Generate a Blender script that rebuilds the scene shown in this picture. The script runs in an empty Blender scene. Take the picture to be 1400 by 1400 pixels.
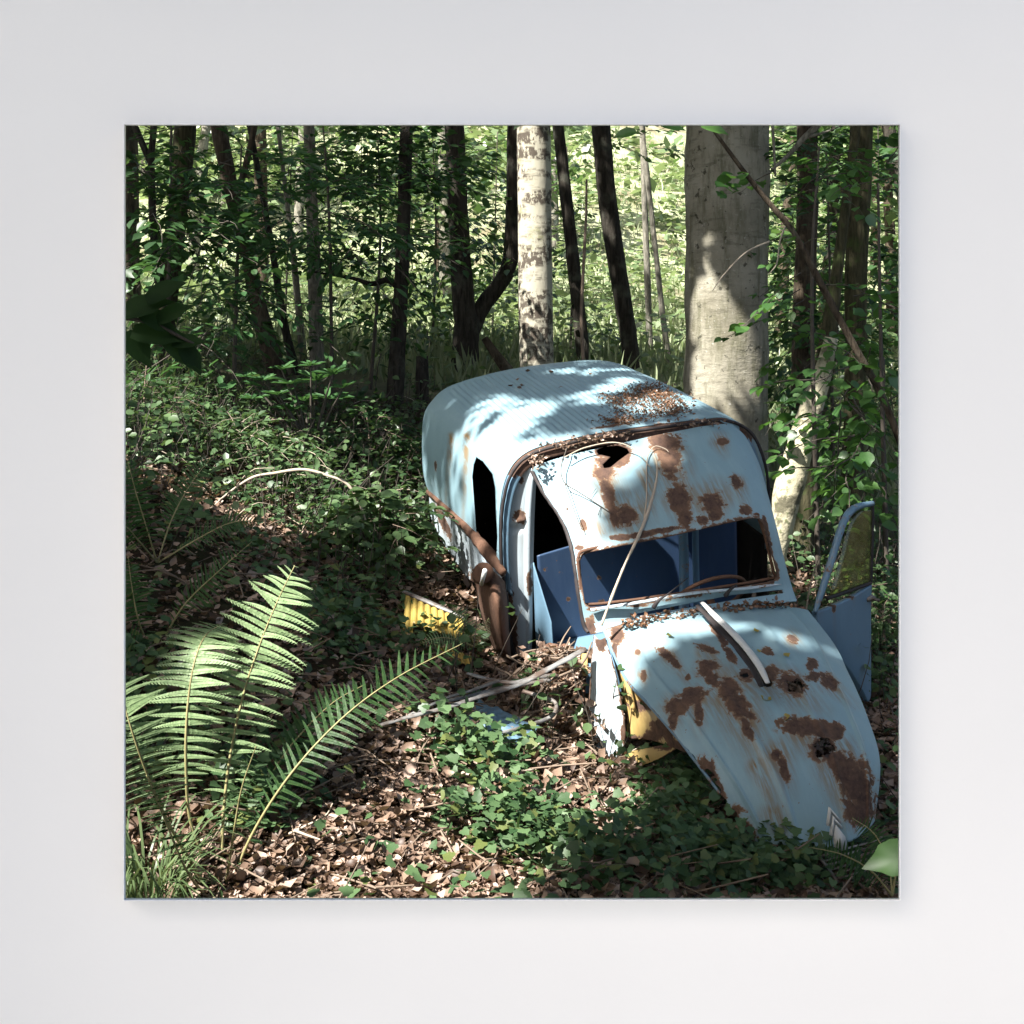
import bpy, bmesh, math, random
import numpy as np
from mathutils import Vector, Matrix

random.seed(7)
rng = np.random.default_rng(7)
C = bpy.context.scene.collection
SC = bpy.context.scene

# ------------------------------------------------------------------ camera, sky, sun, exposure
F, V0 = 1500.0, 480.0          # focal length and horizon row, measured in the photograph's pixels
cam = bpy.data.cameras.new('camera')
cam.sensor_fit = 'HORIZONTAL'
cam.sensor_width = 36.0
cam.lens = 36.0 * F / 1400.0
cam.shift_y = (V0 - 700.0) / 1400.0
cam.clip_start, cam.clip_end = 0.05, 600
camo = bpy.data.objects.new('camera', cam)
camo.rotation_euler = (math.pi / 2, 0, 0)
C.objects.link(camo)
SC.camera = camo

SUN_EL, SUN_AZ = math.radians(49), math.radians(227)     # azimuth clockwise from +Y
SUN = Vector((math.sin(SUN_AZ) * math.cos(SUN_EL), math.cos(SUN_AZ) * math.cos(SUN_EL), math.sin(SUN_EL)))
w = bpy.data.worlds.new('World'); SC.world = w; w.use_nodes = True
nt = w.node_tree
sky = nt.nodes.new('ShaderNodeTexSky'); sky.sky_type = 'NISHITA'; sky.sun_disc = False
sky.sun_elevation = SUN_EL; sky.sun_rotation = SUN_AZ
sky.air_density = 1.0; sky.dust_density = 4.0; sky.ozone_density = 1.0
bg = nt.nodes['Background']; bg.inputs['Strength'].default_value = 0.075
nt.links.new(sky.outputs['Color'], bg.inputs['Color'])
sl = bpy.data.lights.new('sun', 'SUN'); sl.energy = 5.0; sl.angle = math.radians(0.55); sl.color = (1, 0.965, 0.90)
so = bpy.data.objects.new('sun', sl); C.objects.link(so)
so.rotation_euler = SUN.to_track_quat('Z', 'Y').to_euler()
SC.view_settings.view_transform = 'Standard'; SC.view_settings.look = 'None'
SC.view_settings.exposure = 1.75; SC.view_settings.gamma = 1.0
SC.cycles.max_bounces = 7; SC.cycles.transparent_max_bounces = 8
SC.cycles.diffuse_bounces = 3; SC.cycles.glossy_bounces = 3; SC.cycles.transmission_bounces = 4
SC.cycles.use_denoising = True
SC.cycles.sample_clamp_indirect = 6

# ------------------------------------------------------------------ helpers
def P(u, v, Y):
    return Vector(((u - 700) / F * Y, Y, (V0 - v) / F * Y))

def hashn(ix, iy, iz):
    h = np.sin(ix * 127.1 + iy * 311.7 + iz * 74.7) * 43758.5453
    return h - np.floor(h)

def vnoise(p, s=1.0, off=0.0):
    p = np.asarray(p, float) * s + off
    i = np.floor(p); f = p - i; f = f * f * (3 - 2 * f)
    r = 0
    for dx in (0, 1):
        for dy in (0, 1):
            for dz in (0, 1):
                wgt = (f[:, 0] if dx else 1 - f[:, 0]) * (f[:, 1] if dy else 1 - f[:, 1]) * (f[:, 2] if dz else 1 - f[:, 2])
                r = r + wgt * hashn(i[:, 0] + dx, i[:, 1] + dy, i[:, 2] + dz)
    return r

def fbm(p, s=1.0, off=0.0):
    return (vnoise(p, s, off) + 0.5 * vnoise(p, s * 2.1, off + 7) + 0.25 * vnoise(p, s * 4.3, off + 13)) / 1.75

def tag(o, label=None, cat=None, group=None, kind=None):
    if label: o['label'] = label
    if cat: o['category'] = cat
    if group: o['group'] = group
    if kind: o['kind'] = kind
    return o

def empty(name, loc, label, cat, group=None):
    o = bpy.data.objects.new(name, None); C.objects.link(o)
    o.location = loc; o.empty_display_size = 0.1
    return tag(o, label, cat, group)

def mesh_np(name, V, faces):
    """faces: list of (n,k) int arrays"""
    me = bpy.data.meshes.new(name)
    V = np.asarray(V, np.float32)
    loops = np.concatenate([f.ravel() for f in faces]).astype(np.int32)
    tot = np.concatenate([np.full(len(f), f.shape[1], np.int32) for f in faces])
    st = np.concatenate([[0], np.cumsum(tot)[:-1]]).astype(np.int32)
    me.vertices.add(len(V)); me.vertices.foreach_set('co', V.ravel())
    me.loops.add(len(loops)); me.loops.foreach_set('vertex_index', loops)
    me.polygons.add(len(tot)); me.polygons.foreach_set('loop_start', st); me.polygons.foreach_set('loop_total', tot)
    me.update(calc_edges=True)
    return me

def link(name, me, m, parent=None, smooth=True):
    o = bpy.data.objects.new(name, me); C.objects.link(o)
    if m is not None: me.materials.append(m)
    if smooth: me.polygons.foreach_set('use_smooth', np.ones(len(me.polygons), bool))
    if parent is not None:
        o.parent = parent
        if parent.parent is None:
            o.location = (0, 0, 0)
    return o

class MB:
    """collects pieces in world (or local) space, builds one mesh"""
    def __init__(s): s.V = []; s.F = {}; s.n = 0
    def add(s, V, faces):
        V = np.asarray(V, float)
        for f in faces:
            f = np.asarray(f, int)
            if len(f): s.F.setdefault(f.shape[1], []).append(f + s.n)
        s.V.append(V); s.n += len(V)
    def build(s, name, m, parent=None, smooth=True, origin=None):
        V = np.concatenate(s.V)
        if origin is not None: V = V - np.array(origin)
        me = mesh_np(name, V, [np.concatenate(f) for f in s.F.values()])
        return link(name, me, m, parent, smooth)

def catmull(pts, n):
    pts = np.asarray(pts, float); k = len(pts)
    if k == 2:
        t = np.linspace(0, 1, n)[:, None]; return pts[0] * (1 - t) + pts[1] * t
    ext = np.vstack([2 * pts[0] - pts[1], pts, 2 * pts[-1] - pts[-2]])
    t = np.linspace(0, k - 1, n); i = np.minimum(t.astype(int), k - 2); f = (t - i)[:, None]
    a, b, c, d = ext[i], ext[i + 1], ext[i + 2], ext[i + 3]
    return 0.5 * (2 * b + (c - a) * f + (2 * a - 5 * b + 4 * c - d) * f ** 2 + (-a + 3 * b - 3 * c + d) * f ** 3)

def tube(mb, pts, rad, seg=8, n=None, noise=0.0, nscale=3.0, caps=True, flat=None):
    pts = np.asarray(pts, float); rad = np.asarray(rad, float)
    if rad.ndim == 0: rad = np.full(len(pts), float(rad))
    if n:
        r4 = catmull(np.c_[pts, rad], n); pts, rad = r4[:, :3], np.maximum(r4[:, 3], 1e-4)
    k = len(pts)
    T = np.gradient(pts, axis=0); T /= np.linalg.norm(T, axis=1)[:, None] + 1e-12
    up = np.array([0, 0, 1.0]) if abs(T[0][2]) < 0.9 else np.array([1.0, 0, 0])
    N = np.zeros((k, 3)); N[0] = np.cross(T[0], up); N[0] /= np.linalg.norm(N[0])
    for i in range(1, k):
        v = N[i - 1] - T[i] * np.dot(N[i - 1], T[i]); N[i] = v / (np.linalg.norm(v) + 1e-12)
    B = np.cross(T, N)
    a = np.linspace(0, 2 * math.pi, seg, endpoint=False)
    ca, sa = np.cos(a), np.sin(a)
    if flat: sa = sa * flat
    D = N[:, None, :] * ca[None, :, None] + B[:, None, :] * sa[None, :, None]
    R = rad[:, None] * np.ones(seg)[None]
    if noise:
        q = (pts[:, None, :] + D * rad[:, None, None]).reshape(-1, 3)
        R = R * (1 + noise * (fbm(q, nscale).reshape(k, seg) - 0.5) * 2)
    V = (pts[:, None, :] + D * R[:, :, None]).reshape(-1, 3)
    i = np.arange(k - 1)[:, None] * seg; j = np.arange(seg)[None]; j2 = (j + 1) % seg
    Q = np.stack([i + j, i + j2, i + seg + j2, i + seg + j], -1).reshape(-1, 4)
    fs = [Q]
    if caps:
        V = np.vstack([V, pts[0], pts[-1]]); n0 = k * seg
        jj = np.arange(seg)
        fs += [np.stack([np.full(seg, n0), (jj + 1) % seg, jj], -1),
               np.stack([np.full(seg, n0 + 1), (k - 1) * seg + jj, (k - 1) * seg + (jj + 1) % seg], -1)]
    mb.add(V, fs)

def box(mb, c, s, M=None):
    x = np.array([[i, j, k] for i in (-.5, .5) for j in (-.5, .5) for k in (-.5, .5)]) * np.array(s)
    if M is not None: x = x @ np.array(M).T
    mb.add(x + np.array(c), [np.array([[0, 1, 3, 2], [4, 6, 7, 5], [0, 4, 5, 1], [2, 3, 7, 6], [0, 2, 6, 4], [1, 5, 7, 3]])])

def norm(a): return a / (np.linalg.norm(a, axis=-1, keepdims=True) + 1e-12)

LT = {
 'diamond': (np.array([[0, 0, 0], [.42, .5, .06], [1, 0, 0], [.42, -.5, .06]]), [np.array([[0, 1, 2, 3]])]),
 'oval': (np.array([[0, 0, 0], [.25, .4, .08], [.6, .46, .08], [1, 0, -.06], [.6, -.46, .08], [.25, -.4, .08], [.45, 0, 0]]),
          [np.array([[0, 6, 1], [6, 2, 1], [6, 3, 2], [6, 4, 3], [6, 5, 4], [6, 0, 5]])]),
 'curl': (np.array([[0, 0, .12], [.25, .42, .22], [.62, .48, .16], [1, 0, .3], [.62, -.45, .02], [.25, -.4, .2], [.45, 0, -.05]]),
          [np.array([[0, 6, 1], [6, 2, 1], [6, 3, 2], [6, 4, 3], [6, 5, 4], [6, 0, 5]])]),
 'ivy': (np.array([[.3, 0, 0], [0, 0, 0], [-.10, .34, .03], [.16, .5, .05], [.36, .38, .03], [.60, .42, .04], [.70, .26, .02], [1, 0, -.05],
                   [.70, -.26, .02], [.60, -.42, .04], [.36, -.38, .03], [.16, -.5, .05], [-.10, -.34, .03]]),
         [np.array([[0, i, i + 1] for i in range(1, 12)] + [[0, 12, 1]])]),
 'hazel': (np.array([[.45, 0, 0], [0, 0, 0], [.02, .28, .05], [.22, .45, .08], [.45, .5, .09], [.66, .44, .06], [.78, .26, .03], [1.05, 0, -.08],
                     [.78, -.26, .03], [.66, -.44, .06], [.45, -.5, .09], [.22, -.45, .08], [.02, -.28, .05]]),
         [np.array([[0, i, i + 1] for i in range(1, 12)] + [[0, 12, 1]])]),
 'long': (np.array([[0, 0, 0], [.3, .36, .06], [.7, .4, .05], [1, 0, -.05], [.7, -.4, .05], [.3, -.36, .06], [.5, 0, -.02]]),
          [np.array([[0, 6, 1], [6, 2, 1], [6, 3, 2], [6, 4, 3], [6, 5, 4], [6, 0, 5]])]),
}
def leaves(mb, pos, axis, nrm, L, W=None, shape='diamond'):
    pos = np.asarray(pos, float); n = len(pos)
    if n == 0: return
    L = np.broadcast_to(np.asarray(L, float), (n,)); W = L * 0.6 if W is None else np.broadcast_to(np.asarray(W, float), (n,))
    A = norm(np.asarray(axis, float)); S = norm(np.cross(nrm, A)); Nn = np.cross(A, S)
    t, fs = LT[shape]; k = len(t)
    V = (pos[:, None] + A[:, None] * (t[None, :, 0:1] * L[:, None, None]) + S[:, None] * (t[None, :, 1:2] * W[:, None, None])
         + Nn[:, None] * (t[None, :, 2:3] * L[:, None, None])).reshape(-1, 3)
    off = np.arange(n)[:, None, None] * k
    mb.add(V, [(f[None] + off).reshape(-1, f.shape[1]) for f in fs])

def rdir(n, flat=1.0):
    d = rng.normal(size=(n, 3)); d[:, 2] *= flat; return norm(d)

# ------------------------------------------------------------------ materials
class NT:
    def __init__(s, name):
        s.m = bpy.data.materials.new(name); s.m.use_nodes = True
        s.t = s.m.node_tree; s.t.nodes.clear()
        s.out = s.n('ShaderNodeOutputMaterial')
    def n(s, t, **kw):
        nd = s.t.nodes.new(t)
        for k, v in kw.items():
            if k in nd.inputs.keys() if isinstance(k, str) and not hasattr(nd, k) else False: nd.inputs[k].default_value = v
            else: setattr(nd, k, v)
        return nd
    def l(s, a, b): s.t.links.new(a, b)
    def val(s, sock, v):
        if hasattr(v, 'is_output'): s.l(v, sock)
        else: sock.default_value = v
    def noise(s, scale, detail=4, rough=.55, vec=None, dist=0):
        nd = s.n('ShaderNodeTexNoise'); nd.inputs['Scale'].default_value = scale; nd.inputs['Detail'].default_value = detail
        nd.inputs['Roughness'].default_value = rough; nd.inputs['Distortion'].default_value = dist
        s.l(vec if vec is not None else s.obj(), nd.inputs['Vector']); return nd.outputs['Fac']
    def obj(s):
        if not hasattr(s, '_tc'): s._tc = s.n('ShaderNodeTexCoord')
        return s._tc.outputs['Object']
    def scaled(s, sc):
        mp = s.n('ShaderNodeMapping'); mp.inputs['Scale'].default_value = sc; s.l(s.obj(), mp.inputs['Vector']); return mp.outputs['Vector']
    def ramp(s, fac, stops, interp='LINEAR'):
        r = s.n('ShaderNodeValToRGB'); r.color_ramp.interpolation = interp
        e = r.color_ramp.elements
        while len(e) < len(stops): e.new(0.5)
        for el, (p, c) in zip(e, stops):
            el.position = p; el.color = (c, c, c, 1) if not hasattr(c, '__len__') else (*c, 1)
        s.l(fac, r.inputs['Fac']); return r.outputs['Color']
    def math(s, op, a, b=0.0, clamp=False):
        nd = s.n('ShaderNodeMath', operation=op); nd.use_clamp = clamp
        s.val(nd.inputs[0], a); s.val(nd.inputs[1], b); return nd.outputs[0]
    def mix(s, f, a, b, mode='MIX'):
        nd = s.n('ShaderNodeMix', data_type='RGBA', blend_type=mode)
        s.val(nd.inputs[0], f)
        for sock, v in ((nd.inputs[6], a), (nd.inputs[7], b)):
            if hasattr(v, 'is_output'): s.l(v, sock)
            else: sock.default_value = (*v, 1) if len(v) == 3 else v
        return nd.outputs[2]
    def bump(s, h, strength=.4, dist=.01):
        b = s.n('ShaderNodeBump'); b.inputs['Strength'].default_value = strength; b.inputs['Distance'].default_value = dist
        s.l(h, b.inputs['Height']); return b.outputs['Normal']
    def bsdf(s, col, rough=.6, normal=None, metal=0.0, spec=.4):
        b = s.n('ShaderNodeBsdfPrincipled')
        s.val(b.inputs['Base Color'], col if hasattr(col, 'is_output') else (*col, 1)); s.val(b.inputs['Roughness'], rough)
        b.inputs['Metallic'].default_value = metal; b.inputs['Specular IOR Level'].default_value = spec
        if normal is not None: s.l(normal, b.inputs['Normal'])
        s.l(b.outputs[0], s.out.inputs[0]); return b
    def attr(s, name):
        a = s.n('ShaderNodeAttribute'); a.attribute_name = name; return a.outputs['Fac']
    def island(s):
        return s.n('ShaderNodeNewGeometry').outputs['Random Per Island']

def leaf_mat(name, c1, c2, trans=.4, gloss=.06, rough=.4, c3=None, f3=.1):
    N = NT(name)
    r = N.island()
    col = N.mix(r, c1, c2)
    if c3: 
        r2 = N.math('FRACT', N.math('MULTIPLY', r, 37.7)); col = N.mix(N.math('LESS_THAN', r2, f3), col, c3)
    vein = N.noise(22, 3); col = N.mix(N.math('MULTIPLY', vein, .32), col, (c1[0] * .55, c1[1] * .55, c1[2] * .55))
    d = N.n('ShaderNodeBsdfDiffuse'); N.l(col, d.inputs[0])
    t = N.n('ShaderNodeBsdfTranslucent')
    N.l(N.mix(.55, col, (c2[0] * 1.3, c2[1] * 1.3, c2[2] * .75)), t.inputs[0])
    m1 = N.n('ShaderNodeMixShader'); m1.inputs[0].default_value = trans; N.l(d.outputs[0], m1.inputs[1]); N.l(t.outputs[0], m1.inputs[2])
    g = N.n('ShaderNodeBsdfGlossy'); g.inputs['Roughness'].default_value = rough; g.inputs[0].default_value = (1, 1, 1, 1)
    m2 = N.n('ShaderNodeMixShader'); m2.inputs[0].default_value = gloss; N.l(m1.outputs[0], m2.inputs[1]); N.l(g.outputs[0], m2.inputs[2])
    N.l(m2.outputs[0], N.out.inputs[0])
    return N.m

def bark_mat(name, dark, light, lichen=None, sc=1.0, lam=.5):
    N = NT(name)
    v = N.scaled((sc * 9, sc * 9, sc * 1.6)); n1 = N.noise(3.2, 6, .65, v, .6)
    col = N.mix(N.ramp(n1, [(.35, 0.), (.68, 1.)]), dark, light)
    if lichen:
        n2 = N.noise(6.0 * sc, 5, .6); col = N.mix(N.ramp(n2, [(.54, 0.), (.66, lam)]), col, lichen)
    N.bsdf(col, .9, N.bump(n1, .9, .025), spec=.2)
    return N.m

M = {}
# wall plaster
N = NT('white_plaster'); n1 = N.noise(38, 5, .6); n2 = N.noise(3, 3)
N.bsdf(N.mix(n2, (.83, .82, .795), (.87, .86, .835)), .85, N.bump(n1, .12, .003), spec=.2); M['plaster'] = N.m
N = NT('white_edge'); N.bsdf((.9, .9, .9), .6); M['edge'] = N.m
N = NT('bounce_gravel'); n1 = N.noise(30, 5); N.bsdf(N.mix(n1, (.13, .13, .135), (.20, .20, .205)), .9, N.bump(n1, .4, .01)); M['gravel'] = N.m
# ground: dark humus, leaf litter colour, grassy far away
N = NT('forest_soil')
pos = N.n('ShaderNodeNewGeometry').outputs['Position']
n1 = N.noise(5, 8, .7, pos); n2 = N.noise(40, 5, .7, pos)
soil = N.mix(n2, (.018, .012, .008), (.085, .05, .032)); soil = N.mix(N.ramp(n1, [(.4, 0.), (.6, .8)]), soil, (.03, .035, .014))
sx = N.n('ShaderNodeSeparateXYZ'); N.l(pos, sx.inputs[0])
g1 = N.noise(.8, 6, .6, pos); g2 = N.noise(14, 6, .7, pos)
grass = N.mix(g2, (.17, .21, .10), (.46, .48, .32)); grass = N.mix(N.ramp(g1, [(.46, 0.), (.62, .75)]), grass, (.14, .105, .065))
far = N.ramp(N.math('ADD', N.math('MULTIPLY', sx.outputs['Y'], .1), N.math('MULTIPLY', g1, .3)), [(.0, 0.), (1., 0.)])
farf = N.math('MULTIPLY', N.math('SUBTRACT', N.math('ADD', sx.outputs['Y'], N.math('MULTIPLY', g1, 5.)), 11.8), .4, True)
N.bsdf(N.mix(farf, soil, grass), .95, N.bump(n2, .8, .03), spec=.1); M['soil'] = N.m

M['bark_dark'] = bark_mat('dark_bark', (.012, .010, .008), (.06, .052, .042), (.12, .13, .10), .9, .35)
M['bark_brown'] = bark_mat('brown_bark', (.025, .018, .012), (.11, .085, .06), (.15, .15, .11), 1.0, .4)
M['bark_pale'] = bark_mat('pale_bark', (.10, .095, .075), (.32, .30, .25), (.06, .055, .04), 1.2, .5)
M['bark_moss'] = bark_mat('mossy_bark', (.02, .022, .01), (.09, .08, .045), (.05, .08, .02), 1.0, .6)
# smooth grey beech
N = NT('beech_bark')
n1 = N.noise(1.6, 5, .6); n2 = N.noise(30, 5, .65); n3 = N.noise(11, 4, .6); n4 = N.noise(2.4, 7, .7, N.scaled((4, 4, .8))); n5 = N.noise(5, 5, .65, N.scaled((1, 1, 4)))
col = N.mix(N.ramp(n1, [(.35, 0.), (.65, 1.)]), (.175, .16, .118), (.34, .32, .26))
col = N.mix(N.ramp(n4, [(.48, 0.), (.62, .7)]), col, (.10, .098, .06))
col = N.mix(N.ramp(n5, [(.55, 0.), (.66, .5)]), col, (.085, .078, .055))
col = N.mix(N.ramp(n2, [(.62, 0.), (.70, .6)]), col, (.46, .45, .40))
col = N.mix(N.ramp(n3, [(.62, 0.), (.66, .85)]), col, (.05, .048, .036))
N.bsdf(col, .9, N.bump(N.math('ADD', n2, N.math('MULTIPLY', n5, 1.4)), .55, .012), spec=.15); M['beech'] = N.m
# birch-like white bark with horizontal scar bands
N = NT('birch_bark')
b1 = N.noise(2.6, 4, .6, N.scaled((.6, .6, 2.4))); b2 = N.noise(20, 5, .7, N.scaled((1., 1., .55))); n1 = N.noise(4, 4)
scar = N.math('MULTIPLY', N.ramp(b1, [(.45, 0.), (.53, 1.)]), N.ramp(b2, [(.43, 0.), (.51, 1.)]))
col = N.mix(n1, (.34, .315, .24), (.50, .475, .385))
moss = N.ramp(N.noise(3.3, 5, .65), [(.58, 0.), (.68, .85)])
col = N.mix(moss, col, (.20, .20, .09)); col = N.mix(scar, col, (.085, .07, .055))
N.bsdf(col, .8, N.bump(b2, .5, .012), spec=.2); M['birch'] = N.m
N = NT('bare_wood'); n1 = N.noise(3, 6, .6, N.scaled((12, 12, 2)))
n2 = N.noise(7, 5, .65); n3 = N.noise(26, 4, .6)
col = N.mix(n1, (.30, .27, .18), (.56, .52, .38)); col = N.mix(N.ramp(n2, [(.5, 0.), (.58, .85)]), col, (.07, .065, .04)); col = N.mix(N.ramp(n3, [(.58, 0.), (.64, .8)]), col, (.12, .14, .06))
N.bsdf(col, .9, N.bump(n3, .8, .015)); M['bare'] = N.m
N = NT('twig'); n1 = N.noise(12, 4); N.bsdf(N.mix(n1, (.09, .06, .045), (.30, .23, .17)), .8, N.bump(n1, .5, .004)); M['twig'] = N.m
N = NT('pale_twig'); n1 = N.noise(12, 4); N.bsdf(N.mix(n1, (.30, .24, .18), (.55, .47, .37)), .8, N.bump(n1, .5, .004)); M['ptwig'] = N.m
N = NT('dark_twig'); n1 = N.noise(14, 4); N.bsdf(N.mix(n1, (.03, .025, .02), (.12, .10, .08)), .8); M['dtwig'] = N.m

M['canopy'] = leaf_mat('canopy_leaf', (.03, .065, .02), (.07, .13, .035), .25)
M['beechleaf'] = leaf_mat('beech_leaf', (.035, .085, .025), (.095, .175, .05), .42, .07)
M['darkleaf'] = leaf_mat('dark_leaf', (.022, .06, .02), (.06, .13, .042), .38, .03, .45)
M['laurel'] = leaf_mat('laurel_leaf', (.03, .085, .03), (.08, .18, .06), .32, .04, .42)
M['hazel'] = leaf_mat('hazel_leaf', (.045, .12, .03), (.10, .22, .05), .45, .05)
M['farleaf'] = leaf_mat('far_leaf', (.10, .16, .065), (.23, .30, .15), .45, .05)
M['ivy'] = leaf_mat('ivy_leaf', (.025, .065, .022), (.12, .20, .085), .25, .03, .5, (.14, .17, .05), .12)
M['bramble'] = leaf_mat('bramble_leaf', (.035, .08, .03), (.12, .19, .075), .3, .035, .45)
M['fern'] = leaf_mat('sunlit_fern_leaf', (.20, .30, .14), (.32, .43, .22), .28, .02, .5)  # paler fern green, sunlight put into the leaf colour
M['fern_shaded'] = leaf_mat('shaded_fern_leaf', (.035, .085, .03), (.07, .14, .045), .38, .012, .5)  # the same fern leaf darkened, shade put into its colour
M['grass'] = leaf_mat('grass_blade', (.13, .18, .075), (.32, .36, .22), .25, .03)
M['tuft'] = leaf_mat('dark_grass_blade', (.06, .10, .04), (.15, .20, .09), .25, .02)
M['litter'] = leaf_mat('fallen_leaf', (.06, .033, .022), (.35, .24, .175), .15, .03, .5, (.50, .37, .30), .22)
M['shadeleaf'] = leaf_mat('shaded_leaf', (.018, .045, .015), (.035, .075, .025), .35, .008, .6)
M['yleaf'] = leaf_mat('yellow_leaf', (.36, .27, .05), (.45, .36, .09), .3, .05)
M['rleaf'] = leaf_mat('red_brown_leaf', (.10, .05, .028), (.25, .135, .075), .15, .05)
N = NT('fern_stem'); n1 = N.noise(30, 3); N.bsdf(N.mix(n1, (.20, .17, .07), (.36, .33, .16)), .6); M['fstem'] = N.m

# car paint: pale blue, rust attribute per vertex gives where the sheet has rusted
def paint(name, base, base2, ochre=1.0):
    N = NT(name)
    ru, st = N.attr('rust'), N.attr('streak')
    fine = N.noise(42, 7, .75); mid = N.noise(10, 4, .6); big = N.noise(2.3, 4, .6)
    vo = N.n('ShaderNodeTexVoronoi'); vo.inputs['Scale'].default_value = 46; N.l(N.obj(), vo.inputs['Vector']); sp = N.n('ShaderNodeSeparateColor'); N.l(vo.outputs['Color'], sp.inputs[0]); cell = sp.outputs[0]
    nz_ = N.math('ADD', N.math('MULTIPLY', N.math('SUBTRACT', N.math('ADD', N.math('MULTIPLY', fine, .5), N.math('MULTIPLY', mid, .5)), .5), 2.8), N.math('MULTIPLY', N.math('SUBTRACT', cell, .5), .42))
    rv = N.math('ADD', ru, nz_)
    mask = N.ramp(rv, [(.30, 0.), (.335, 1.)])
    halo = N.ramp(rv, [(.08, 0.), (.31, .42)])
    col = N.mix(big, base, base2)
    fade = N.noise(3.1, 5, .7, N.scaled((1, 4, 1)));
    col = N.mix(N.ramp(fade, [(.5, 0.), (.75, .45)]), col, (base2[0] * 1.25, base2[1] * 1.2, base2[2] * 1.15))
    speck = N.ramp(N.noise(60, 3, .6), [(.70, 0.), (.73, .8)])
    col = N.mix(speck, col, (.20, .10, .05))
    stf = N.math('MULTIPLY', st, N.ramp(N.noise(9, 6, .7, N.scaled((.8, 7, .8))), [(.38, .05), (.58, 1.)]))
    col = N.mix(N.math('MULTIPLY', stf, ochre, True), col, (.21, .13, .05))
    col = N.mix(halo, col, (.24, .15, .075))
    rust = N.mix(N.ramp(fine, [(.3, 0.), (.7, 1.)]), (.026, .016, .013), (.125, .07, .05)); rust = N.mix(N.ramp(mid, [(.48, 0.), (.66, .4)]), rust, (.19, .105, .06)); rust = N.mix(N.ramp(rv, [(.32, .6), (.6, 0.)]), rust, (.27, .16, .09))
    col = N.mix(mask, col, rust)
    rough = N.mix(mask, (.42,) * 3, (.92,) * 3)
    h = N.math('SUBTRACT', N.math('MULTIPLY', fine, .25), N.math('MULTIPLY', mask, .8))
    b = N.bsdf(col, .5, N.bump(h, .35, .004), spec=.45); N.l(rough, b.inputs['Roughness'])
    return N.m
M['paint'] = paint('pale_blue_paint', (.19, .31, .365), (.265, .395, .45))
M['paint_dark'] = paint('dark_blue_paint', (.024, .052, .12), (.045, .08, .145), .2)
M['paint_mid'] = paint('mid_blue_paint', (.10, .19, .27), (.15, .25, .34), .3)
M['yellow'] = paint('yellow_paint', (.33, .235, .05), (.41, .31, .09), .7)
M['cream'] = paint('cream_rusty_paint', (.38, .26, .085), (.46, .35, .15), .9)
M['white_blue'] = paint('chalky_white_blue_paint', (.38, .46, .51), (.47, .55, .60), .3)
N = NT('rusty_iron'); n1 = N.noise(30, 6, .7); n2 = N.noise(5, 4)
N.bsdf(N.mix(n1, (.035, .018, .012), N.mix(n2, (.16, .08, .05), (.24, .13, .08))), .9, N.bump(n1, .6, .006)); M['rust'] = N.m
N = NT('dark_rubber'); n1 = N.noise(20, 4); N.bsdf(N.mix(n1, (.012, .011, .012), (.05, .04, .04)), .7); M['rubber'] = N.m
N = NT('grey_metal'); n1 = N.noise(18, 5, .6); n2 = N.noise(7, 5, .65); N.bsdf(N.mix(N.ramp(n2, [(.45, 0.), (.6, .85)]), N.mix(n1, (.09, .09, .09), (.42, .42, .41)), (.10, .06, .04)), .6, N.bump(n1, .5, .006), metal=.2); M['metal'] = N.m
N = NT('white_strip'); n1 = N.noise(25, 4); N.bsdf(N.mix(n1, (.5, .5, .48), (.75, .75, .73)), .5); M['strip'] = N.m
N = NT('inside_shade'); n1 = N.noise(12, 4); N.bsdf(N.mix(n1, (.008, .008, .008), (.03, .024, .02)), .9); M['inside'] = N.m  # near-black colour stands in for the shade inside the van
N = NT('dirty_glass')
g = N.n('ShaderNodeBsdfGlossy'); g.inputs['Roughness'].default_value = .15; g.inputs[0].default_value = (.8, .8, .7, 1)
t = N.n('ShaderNodeBsdfTransparent'); t.inputs[0].default_value = (.72, .74, .50, 1)
d = N.n('ShaderNodeBsdfDiffuse'); d.inputs[0].default_value = (.24, .23, .11, 1)
m1 = N.n('ShaderNodeMixShader'); N.l(N.ramp(N.noise(14, 5), [(.35, .15), (.7, .6)]), m1.inputs[0]); N.l(t.outputs[0], m1.inputs[1]); N.l(d.outputs[0], m1.inputs[2])
m2 = N.n('ShaderNodeMixShader'); m2.inputs[0].default_value = .08; N.l(m1.outputs[0], m2.inputs[1]); N.l(g.outputs[0], m2.inputs[2])
N.l(m2.outputs[0], N.out.inputs[0]); M['glass'] = N.m

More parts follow.
